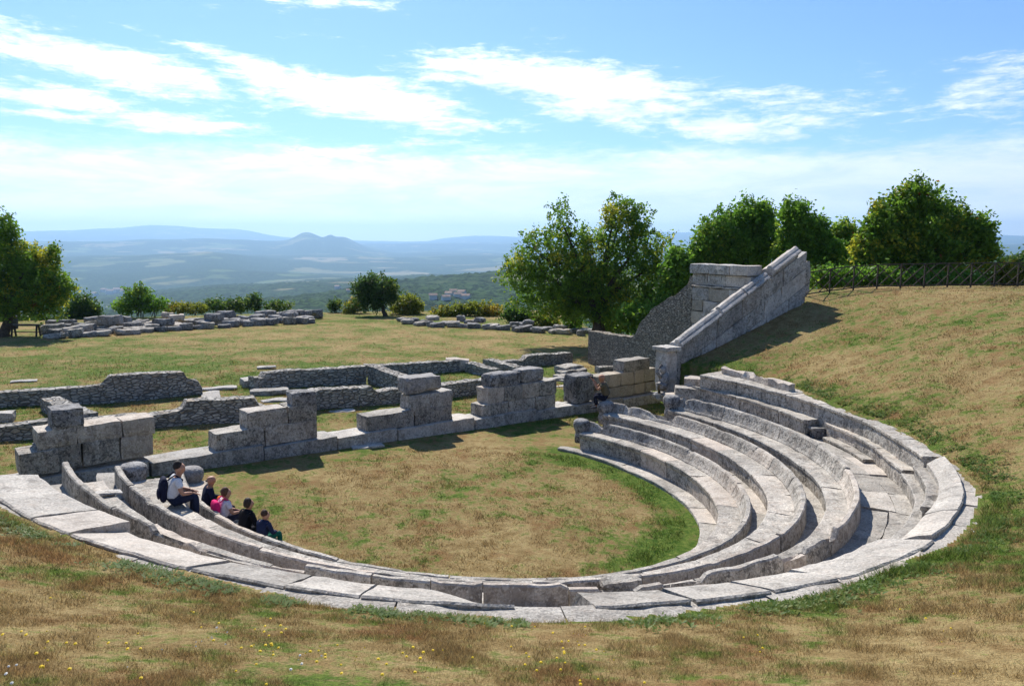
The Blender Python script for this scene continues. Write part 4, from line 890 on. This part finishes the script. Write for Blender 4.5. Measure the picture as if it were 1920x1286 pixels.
# ------------------------------------------------------------------ bench and bin under the left tree
bq = PY(50, 634, 52); zg = float(G(bq.x, bq.y)[0]); bench = empty('picnic_bench', (bq.x, bq.y, zg), 'dark wooden bench in the shade of the left maple', 'bench')
B = Build(); bar(B, (bq.x-1.1, bq.y, zg+.78), (bq.x+1., bq.y, zg+.78), .7, .07); B.make('top', M_WOOD, bench)
for sx in (-.85, .8): 
    B = Build(); bar(B, (bq.x+sx, bq.y-.25, zg-.05), (bq.x+sx, bq.y-.1, zg+.76), .09, .09); bar(B, (bq.x+sx, bq.y+.25, zg-.05), (bq.x+sx, bq.y+.1, zg+.76), .09, .09); B.make('leg', M_WOOD, bench)
B = Build(); bar(B, (bq.x-.9, bq.y, zg+.3), (bq.x+.85, bq.y, zg+.3), .1, .05); B.make('stretcher', M_WOOD, bench)
bq = PY(28, 612, 58); zg = float(G(bq.x, bq.y)[0]); B = Build(); tube(B, [(bq.x, bq.y, zg), (bq.x, bq.y, zg+.9)], [.22, .25], 14); binn = B.make('bin', plain('dark green metal', (.03,.04,.035)), None); tag(binn, 'dark round bin with a pale lid behind the bench', 'bin')
B = Build(); blob(B, (bq.x, bq.y, zg+.93), .27, .27, .12, 1, .0, 8); B.make('lid', plain('pale lid', (.5,.5,.48)), binn)
# ------------------------------------------------------------------ far houses
M_HW = plain('whitewashed plaster', (.62,.60,.56), .9, .2, .1, .3, .1); M_HR = plain('clay roof tiles', (.33,.24,.19), .9, .1, .2, .5, .2)
def hill_pt(px, py):
    x, y, q = ray(px, py); d = Vector((x, y, q)).normalized()
    rr = np.exp(np.linspace(math.log(400), math.log(9000), 2500)); h = math.hypot(d.x, d.y); X = d.x/h*rr; Y = d.y/h*rr; zz = far_z(X, Y)[0]; e = (zz-H)/rr; vis = e >= d.z/h
    i = int(np.argmax(vis)) if vis.any() else 1200
    return Vector((X[i], Y[i], zz[i]))
far_houses = [((842,555,9),(850,550,11),(858,557,10),(866,552,12),(836,562,9),(812,560,8),(874,560,8)), ((196,548,14),(208,551,16),(222,549,18),(236,551,16),(178,554,12),(250,554,13),(633,541,12),(655,548,11))]
lab2 = [['white house in the middle of the near hamlet on the wooded slope','white house highest up in the near hamlet','front white house of the near hamlet, closest to the round tree side','widest white house of the near hamlet on the wooded slope','lowest house at the left of the near hamlet','single white house left of the near hamlet','outlying white house at the right of the near hamlet'],
        ['pale house at the left of the valley village beyond the left bush','second pale house from the left in the valley village','largest white building of the valley village','pale house at the right of the valley village','outlying house left of the valley village','outlying house right of the valley village','white house alone on the slope left of the round tree','white farmhouse just above the round tree crown at its left']]
for grp_, labs, gname in zip(far_houses, lab2, ('houses of the near hamlet', 'houses of the valley village')):
    for (px, py, wpx), lb in zip(grp_, labs):
        p = hill_pt(px, py); D = math.hypot(p.x, p.y); W = max(9., wpx*D/F*.8); dp = W*.7; hh = W*.42; rz = random.uniform(-.5, .5)
        h = empty('house', p, lb, 'house', gname)
        Mx = Matrix.Translation(p) @ Matrix.Rotation(rz, 4, 'Z')
        B = Build(); B.add([Mx @ Vector(v) for v in [(-W/2,-dp/2,-6),(W/2,-dp/2,-6),(W/2,dp/2,-6),(-W/2,dp/2,-6),(-W/2,-dp/2,hh),(W/2,-dp/2,hh),(W/2,dp/2,hh),(-W/2,dp/2,hh),(-W/2,0,hh*1.45),(W/2,0,hh*1.45)]], [(0,1,5,4),(2,3,7,6),(1,2,6,9,5),(3,0,4,8,7),(3,2,1,0)]); B.make('wall', M_HW, h)
        B = Build(); e = .6; B.add([Mx @ Vector(v) for v in [(-W/2-e,-dp/2-e,hh-.3),(W/2+e,-dp/2-e,hh-.3),(W/2+e,0,hh*1.45+.3),(-W/2-e,0,hh*1.45+.3),(-W/2-e,dp/2+e,hh-.3),(W/2+e,dp/2+e,hh-.3),(-W/2-e,0,hh*1.45+.02),(W/2+e,0,hh*1.45+.02)]], [(0,1,2,3),(3,2,5,4),(1,0,6,7),(4,5,7,6),(0,3,4,6),(1,7,5,2)]); B.make('roof', M_HR, h)
# ------------------------------------------------------------------ people
def skin_obj(name, chains, m, parent, lvl=2):
    """one continuous skinned surface: chains of (point, radius); a chain may start on an existing point given as an index"""
    vs, rs, es, roots = [], [], [], []
    for ch_ in chains:
        prev = None
        for it in ch_:
            if isinstance(it, int): prev = it; continue
            p, r = it; vs.append(Vector(p)); rs.append(r)
            if prev is not None: es.append((prev, len(vs)-1))
            else: roots.append(len(vs)-1)
            prev = len(vs)-1
    me = bpy.data.meshes.new(name); me.from_pydata(vs, es, []); me.materials.append(m)
    o = bpy.data.objects.new(name, me); C.objects.link(o)
    bpy.context.view_layer.objects.active = o
    md = o.modifiers.new('skin', 'SKIN'); md.use_smooth_shade = True
    if not me.skin_vertices: 
        with bpy.context.temp_override(object=o, active_object=o, selected_objects=[o]): bpy.ops.mesh.customdata_skin_add()
    for i, r in enumerate(rs):
        sv = me.skin_vertices[0].data[i]; sv.radius = (r, r) if not isinstance(r, tuple) else r; sv.use_root = i in roots
    sb = o.modifiers.new('smooth', 'SUBSURF'); sb.levels = sb.render_levels = lvl
    if parent is not None: o.parent = parent; o.location = -ploc(parent)
    return o
def person(label, seat, face, s=1., lean=.15, skin=(.42,.22,.14), top=(.6,.6,.6), sleeve=True, long_=False, legs=(.02,.025,.05), hair=(.02,.015,.012), bald=False, long_hair=False,
           arms='rest', drop=.42, head_turn=0., shoe=(.05,.05,.06), knee=.46, hood=False, shorts=False, grp='group of people sitting at the western end of the rows'):
    """seated figure. seat: point under the hips; face: unit vector they look along"""
    fw = Vector((face[0], face[1], 0)).normalized(); rt = Vector((fw.y, -fw.x, 0)); up = Vector((0, 0, 1)); seat = Vector(seat)
    def L(x, y, z): return seat+(rt*x+fw*y+up*z)*s
    who = empty('person', seat, label, 'person', grp)
    ms = plain('skin '+label[:12], skin, .6, .4, .08, 30., .05); mt = plain('top '+label[:12], top, .9, .1, .12, 30., .2); ml = plain('trousers '+label[:12], legs, .9, .1, .15, 30., .2); mh = plain('hair '+label[:12], hair, .7, .3, .3, 60., .4)
    ln = lean; pel = L(0, 0, .11); wst = L(0, .02+ln*.3, .25); cht = L(0, .04+ln*.75, .43); nk = L(0, .05+ln*1.1, .535); nk2 = L(0, .065+ln*1.2, .585)
    hd = lambda x, y, z: nk2+(rt*(x*math.cos(head_turn)+y*math.sin(head_turn))+fw*(y*math.cos(head_turn)-x*math.sin(head_turn))+up*z)*s
    sh = [L(sx*.17, .035+ln*1.0, .51) for sx in (-1, 1)]
    if arms == 'camera':
        el = [L(-.26, .20+ln, .38), L(.25, .22+ln, .38)]; wr_ = [L(-.07, .32+ln, .60), L(.07, .32+ln, .60)]; hdir = (up*.6+fw*.5)
    else:
        el = [L(-.24, .10+ln*.7, .27), L(.24, .12+ln*.7, .27)]; wr_ = [L(-.10, .34+ln*.5, .23), L(.12, .34+ln*.5, .23)]; hdir = fw*.8-up*.35
    kn = [L(-.13, knee, .16), L(.12, knee-.02, .17)]; an = [L(-.12, knee-.06, .16-drop), L(.13, knee-.02, .16-drop)]; toe = [a+(fw*.17-up*.04)*s for a in an]
    r = lambda *v: tuple(x*s for x in v) if len(v) > 1 else v[0]*s
    ch = [[(pel, r(.075, .065)), (wst, r(.085, .07)), (cht, r(.095, .07)), (nk, r(.056)), (nk2, r(.055)), (hd(0, .012, .06), r(.080, .088)), (hd(0, 0, .135), r(.090, .105)), (hd(0, -.005, .20), r(.060, .072))]]
    # indices: 0 pelvis 1 waist 2 chest 3 neck 4 jaw 5 face 6 crown 7
    k = 8
    for i in (0, 1):
        ch.append([2, (sh[i], r(.052)), (el[i], r(.040)), (sh[i].lerp(wr_[i], .0)*0+el[i].lerp(wr_[i], .5), r(.036)), (wr_[i], r(.025))])
        ch.append([0, (L((-1, 1)[i]*.09, .06, .10), r(.065)), (kn[i], r(.058)), (kn[i].lerp(an[i], .4), r(.052)), (an[i], r(.035))])
    ch.append([5, (hd(0, .098, .065), r(.012))])                        # nose
    for sx in (-1, 1): ch.append([5, (hd(sx*.085, -.01, .075), r(.014))])
    for i in (0, 1):                                                     # palm and five fingers, rooted in the wrist
        hv = hdir.normalized(); sd_ = rt*(1 if i == 0 else -1); w0 = wr_[i]; pm = w0+hv*.05*s
        ch.append([(w0, r(.022)), (pm, r(.03, .018)), (w0+hv*.085*s, r(.03, .014))])
        for q in range(4):
            o_ = sd_*(.026-.017*q)*s; b0 = w0+hv*.08*s+o_; l_ = (.062, .07, .066, .052)[q]*s; cu = -up*.25+hv*.9
            ch.append([(b0, r(.009)), (b0+hv*l_*.5, r(.0085)), (b0+hv*l_*.5+cu.normalized()*l_*.5, r(.007))])
        ch.append([(pm+sd_*.022*s, r(.010)), (pm+sd_*.045*s+hv*.02*s, r(.0095)), (pm+sd_*.052*s+hv*.045*s, r(.008))])
    body = skin_obj('body', ch, ms, who)
    tch = [[(L(0, 0, .14), r(.17, .14)), (wst, r(.165, .13)), (cht, r(.195, .14)), (L(0, .045+ln*1.0, .50), r(.15, .115))]]
    for i in (0, 1):
        if long_ or hood: tch.append([2, (sh[i], r(.072)), (el[i], r(.056)), (el[i].lerp(wr_[i], .92), r(.044))])
        else: tch.append([2, (sh[i], r(.07)), (sh[i].lerp(el[i], .62), r(.062))])
    if hood: tch.append([3, (L(0, -.05+ln, .565), r(.10, .075))])
    skin_obj('top', tch, mt, who)
    lch = [[(L(0, -.01, .09), r(.17, .15)), (L(0, .02, .19), r(.15, .135))]]
    for i in (0, 1): lch.append([0, (L((-1, 1)[i]*.09, .08, .11), r(.10)), (kn[i], r(.076)), (kn[i].lerp(an[i], .35), r(.068))]+([] if shorts else [(kn[i].lerp(an[i], .93), r(.052))]))
    skin_obj('trousers', lch, ml, who)
    for i in (0, 1): skin_obj('shoe', [[(an[i]-up*.01, r(.042)), (an[i]-up*.035*s+fw*.03*s, r(.045)), (toe[i], r(.036))]], plain('shoe leather', shoe), who)
    hch = [[(hd(0, -.042, .07), r(.080, .070)), (hd(0, -.030, .14), r(.100, .095)), (hd(0, -.015, .20), r(.088, .085)), (hd(0, .03, .235), r(.055, .05))]]
    if bald: hch = [[(hd(0, -.045, .07), r(.086, .065)), (hd(0, -.045, .13), r(.092, .078))]]
    if long_hair: hch = [[(hd(0, -.055, .02), r(.085, .065)), (hd(0, -.04, .11), r(.104, .09)), (hd(0, -.02, .19), r(.095, .09)), (hd(0, .03, .23), r(.06, .05))]]
    skin_obj('hair', hch, mh, who)
    return who, L, (fw, rt, up)
def rucksack(label, L, ax, col, lean=.15, s=1., w=.18, h=.25):
    fw, rt, up = ax; c = L(0, -.165+lean*.75, .34); o = empty('backpack', c, label, 'backpack'); m = plain('cloth of '+label[:14], col, .85, .15, .15, 40., .25)
    tilt = Matrix((rt, (fw*1.-up*lean*.5).normalized(), (up+fw*lean*.6).normalized())).transposed()
    B = Build(); blob(B, c, w*s, .085*s, h*s, 2, .05, 12, tilt); 
    for v in B.v:
        d = tilt.transposed() @ (v-Vector(c)); f_ = max(abs(d.x)/(w*s), abs(d.z)/(h*s), 1e-3); n__ = math.sqrt((d.x/(w*s))**2+(d.z/(h*s))**2); k_ = min(1.25, 1/max(f_/max(n__, 1e-3), .75)); d.x *= k_*.9; d.z *= k_*.9; v.xyz = Vector(c)+tilt @ d
    B.make('bag', m, o, True)
    B = Build(); blob(B, Vector(c)+tilt @ Vector((0, -.075*s, -.07*s)), w*.72*s, .035*s, h*.42*s, 4, .05, 8, tilt); B.make('front_pocket', m, o, True)
    for sx in (-1, 1):
        B = Build(); tube(B, [L(sx*.09, -.10+lean*.8, .52), L(sx*.11, .0+lean, .60), L(sx*.12, .12+lean, .50), L(sx*.13, .12+lean*.7, .34), L(sx*.13, -.04+lean*.6, .24)], .016*s, 6); B.make('strap', m, o)
    return o
def seat_at(head, zseat, rmax, s=1., lean=.06, hz=.70):
    h_ = PT(head[0], head[1], zseat+hz*s); d = (Vector((CX+1.5, CY+1.5, 0))-h_); d.z = 0; d.normalize(); p = h_-d*(.065+lean*1.2)*s
    th, r_ = polar(p); x, y = XY(th, min(r_, rmax(th))); return Vector((x, y, zseat+tz(x))), th
cen = Vector((CX+1.5, CY+1.5, 0))
def facing(p, tw=0.):
    d = (cen-p); d.z = 0; d.normalize(); a = math.atan2(d.y, d.x)+tw; return (math.cos(a), math.sin(a))
s1, th1 = seat_at((334, 881), 1.11, lambda t: T['back2'](t)-.25, 1., .12)
_, L1, ax1 = person('man in a white T-shirt and jeans seated one row above the others', s1, facing(s1, -.15), 1.07, .12, top=(.62,.64,.68), legs=(.018,.024,.05))
rucksack('navy backpack on the man in the white T-shirt', L1, ax1, (.012,.014,.035), .12, 1.07)
bk_ = lambda t: T['back1'](t)-.15
s2, _ = seat_at((369, 902), .62, bk_, .95)
_, L2, ax2 = person('balding man in dark navy, leftmost of those on the lowest row', s2, facing(s2, -.1), .95, .06, top=(.012,.016,.04), long_=True, legs=(.02,.02,.03), hair=(.05,.035,.03), bald=True, skin=(.40,.20,.12))
s6 = s2+Vector((.30, -.16, 0)); person('small child with an orange top beside the balding man', s6+Vector((.05, .0, -.0)), facing(s6, .3), .62, .1, top=(.75,.16,.03), legs=(.03,.03,.05), hair=(.035,.02,.012), shorts=True)
s3, _ = seat_at((424, 923), .62, bk_, .9)
_, L3, ax3 = person('woman with brown hair in a white T-shirt, in the middle of the lowest row', s3, facing(s3, 0.), .9, .06, top=(.66,.62,.68), legs=(.03,.03,.05), hair=(.10,.05,.025), long_hair=True)
rucksack('bright pink backpack worn on the lowest row', L3, ax3, (.75,.02,.16), .06, .93, .19, .24)
s4, _ = seat_at((449, 948), .62, bk_, .9)
_, L4, ax4 = person('person in a black jacket with a dark hood, second from the right', s4, facing(s4, .05), .9, .08, top=(.012,.012,.015), long_=True, hood=True, legs=(.02,.02,.025), hair=(.035,.022,.015), long_hair=True)
s5, _ = seat_at((480, 970), .62, lambda t: T['back1'](t)-.2, .76)
_, L5, ax5 = person('boy in a navy hooded top at the right end of the group, green trousers', s5, facing(s5, .1), .76, .08, top=(.02,.028,.065), long_=True, hood=True, legs=(.01,.10,.07), hair=(.05,.026,.014), knee=.5, drop=.36)
sp = scrR2+Vector((.06, .10, .09))
_, Lp, axp = person('photographer in an olive shirt perched on the end of the middle row', (sp.x, sp.y, sp.z-.0), (-.93, .1), 1.12, .08, top=(.10,.085,.055), long_=False, legs=(.012,.014,.025), hair=(.22,.17,.13), bald=True, arms='camera', knee=.36, drop=.30, skin=(.42,.19,.10), grp='people resting on the stone rows')
cq = Lp(0, .44, .70); camo = empty('photo_camera', cq, 'black camera held up by the photographer', 'camera'); M_CAM = plain('black camera body', (.012,.012,.013), .45, .5)
B = Build(); block(B, frame(cq-axp[1]*.075-axp[0]*.03-Vector((0, 0, .05)), axp[1]), .15, .07, .10, .002, .012, .05); B.make('camera_body', M_CAM, camo)
B = Build(); tube(B, [cq+axp[0]*.02, cq+axp[0]*.13], [.038, .042], 14); B.make('lens', M_CAM, camo)
B = Build(); blob(B, cq+Vector((0, 0, .065)), .03, .03, .025, 1, 0, 6); B.make('flash_hump', M_CAM, camo)
# ------------------------------------------------------------------ grass and wild flowers
def scatter_grass(N, d0, d1, hgt, wid, seed, mode=0):
    r = np.random.default_rng(seed); u = r.uniform(size=N); d = d0*(d1/d0)**u; a = np.radians(r.uniform(-38, 38, N)); x = d*np.sin(a); y = d*np.cos(a)
    z, gr, turf = G(x, y); k = turf.astype(bool) & (r.uniform(size=N) < .5+1.0*f2d(x, y, 1.3, 9.)+.5*n2d(x, y, 7., 4.))
    x, y, z, gr, d = x[k], y[k], z[k], gr[k], d[k]; n = len(x); ph = r.uniform(0, 6.283, n)
    h = hgt*r.uniform(.4, 1.35, n)*(1+1.3*np.clip(n2d(x, y, 2.4, 11.)+n2d(x, y, 6., 12.)*.8, -.4, .8))*(1+1.6*np.clip(gr, 0, .8)*np.clip(np.exp(-((gr-.55)/.3)**2), 0, 1))*np.where(gr > .3, 1.25, 1.)*np.clip(d/9, .8, 1.6); w = wid*np.clip(d/7, .8, 4.)*r.uniform(.6, 1.3, n)
    bx, by = np.cos(ph)*w/2, np.sin(ph)*w/2; l = r.uniform(-.9, .9, (2, n))*h
    p = np.stack([x, y, z-.01], 1); V = np.stack([p+np.stack([-bx, -by, 0*bx], 1), p+np.stack([bx, by, 0*bx], 1), p+np.stack([l[0], l[1], h], 1)], 1).reshape(-1, 3)
    me = npmesh('grass', V, np.arange(3*n).reshape(-1, 3), 3); at = me.attributes.new('green', 'FLOAT', 'POINT'); at.data.foreach_set('value', np.repeat(gr, 3).astype(np.float32))
    return me
tag(link('grass', scatter_grass(900000, 4.6, 14, .042, .006, 5), M_BL), 'short dry tufted grass on the near bank', 'grass', kind='stuff')
tag(link('grass', scatter_grass(420000, 14, 34, .030, .007, 6), M_BL), 'short grass over the orchestra and the east bank', 'grass', kind='stuff')
tag(link('grass', scatter_grass(200000, 34, 76, .035, .007, 8), M_BL), 'sparse grass of the field behind the stage', 'grass', kind='stuff')
def weeds():
    """leafy weeds tucked along the edge of the stone ledge"""
    r = np.random.default_rng(3); out = []; th = r.uniform(205, 396, 5200); cl = f2d(th*.35, th*0, 1., 4., 2) > -.12; th = th[cl]
    for t in th:
        rr = grass_in(min(max(t, 200), 396))+abs(r.normal())*.28+.04; x, y = XY(t, rr)
        if not G(x, y)[2]: continue
        z = float(G(x, y)[0]); k = 7; ph = r.uniform(0, 6.28, k); s = r.uniform(.015, .045); h = r.uniform(.02, .07)
        for a in ph:
            c = np.array([x+math.cos(a)*s, y+math.sin(a)*s, z+h*r.uniform(.3, 1)]); u_ = np.array([math.cos(a), math.sin(a), .4])*s*.8; v_ = np.array([-math.sin(a), math.cos(a), 0])*s*.3
            out += [c-u_, c-v_, c+u_, c+v_]
    V = np.array(out); return npmesh('weeds', V, np.arange(len(V)).reshape(-1, 4))
M_WEED = leafmat('weed leaves', (.07,.14,.02), (.17,.26,.04), (.24,.26,.05), 0, 3.)
tag(link('weeds', weeds(), M_WEED), 'green leafy weeds growing along the outer stone ledge', 'weeds', kind='stuff')
def flowers(N, seed, m, size, spots, name, label, spread=1.):
    r = np.random.default_rng(seed); out = []
    for (px, py, n, sp_) in spots:
        for i in range(int(n*.8+.5)):
            qx, qy = px+r.normal()*sp_, py+r.normal()*sp_*.5; rr = Vector(ray(qx, qy)).normalized(); t = 3.
            for _ in range(60):
                t += .18; 
                if H+rr.z*t < float(G(rr.x*t, rr.y*t)[0])+.05: break
            x, y = rr.x*t, rr.y*t; z, _, tf = G(x, y)
            if not tf: continue
            s = size*r.uniform(.5, 1.25); c = np.array([x, y, float(z)+r.uniform(.05, .10)]); nn = np.array([r.uniform(-.3, .3), -.5, 1.]); nn /= np.linalg.norm(nn); u_ = np.cross(nn, [1, 0, 0]); u_ /= np.linalg.norm(u_); v_ = np.cross(nn, u_)
            for k in range(8):
                a, b_ = k*math.pi/4, (k+1)*math.pi/4; out += [c+nn*.004, c+(u_*math.cos(a)+v_*math.sin(a))*s-nn*.003, c+(u_*math.cos((a+b_)/2)+v_*math.sin((a+b_)/2))*s*1.02, c+(u_*math.cos(b_)+v_*math.sin(b_))*s*.8-nn*.003]
    V = np.array(out); return tag(link(name, npmesh(name, V, np.arange(len(V)).reshape(-1, 4)), m), label, 'flowers', kind='stuff')
flowers(0, 4, plain('yellow petals', (.80,.55,.02), .6, .2, .1), .0105, [(85,1235,5,25),(60,1200,6,30),(90,1270,5,20),(200,1215,4,20),(390,1170,6,18),(480,1215,18,30),(500,1175,7,25),(580,1235,5,20),(600,1220,3,15),(640,1250,5,22),(760,1240,10,45),(800,1225,6,25),(940,1190,5,40),(970,1255,8,30),(1060,1235,14,30),(1080,1225,8,25),(1130,1275,5,30),(1400,1200,3,25),(1440,1210,3,20),(1770,1200,4,18),(1790,1275,3,15),(300,1230,6,60),(700,1270,8,80),(1250,1260,4,60),(1650,1150,3,40),(150,1150,4,50),(530,1250,8,60),(1105,1210,5,40)], 'yellow_flowers', 'small yellow flowers scattered over the near bank')
flowers(0, 6, plain('white petals', (.7,.7,.66), .7, .2, .1), .009, [(400,1195,9,22),(370,1215,4,15),(560,1265,6,30),(30,1270,5,20),(1440,1138,1,2),(250,1265,3,30),(1860,930,3,12),(1830,880,3,10),(1780,850,3,10),(1700,800,3,15)], 'white_flowers', 'small white flowers among the near grass', 1.)
# ------------------------------------------------------------------ air
def haze():
    lo, hi, R0 = -900., 640., 28500.; vs = []; k = 24
    for z in (lo, hi):
        for i in range(k): vs.append((R0*math.cos(2*math.pi*i/k), R0*math.sin(2*math.pi*i/k), z))
    fs = [(i, (i+1) % k, k+(i+1) % k, k+i) for i in range(k)]+[tuple(range(k))[::-1], tuple(range(k, 2*k))]
    m, b = mat('thin bluish haze'); v = b.n('ShaderNodeVolumePrincipled', i={'Color': (.44,.70,1.,1), 'Density': HAZE, 'Anisotropy': 0.4})
    o_ = b.n('ShaderNodeOutputMaterial'); b.nt.links.new(v.outputs[0], o_.inputs['Volume'])
    tag(link('haze', mesh('haze', vs, fs), m), 'thin blue haze over the valley', 'haze', kind='stuff')
HAZE = 8.5e-5
haze()
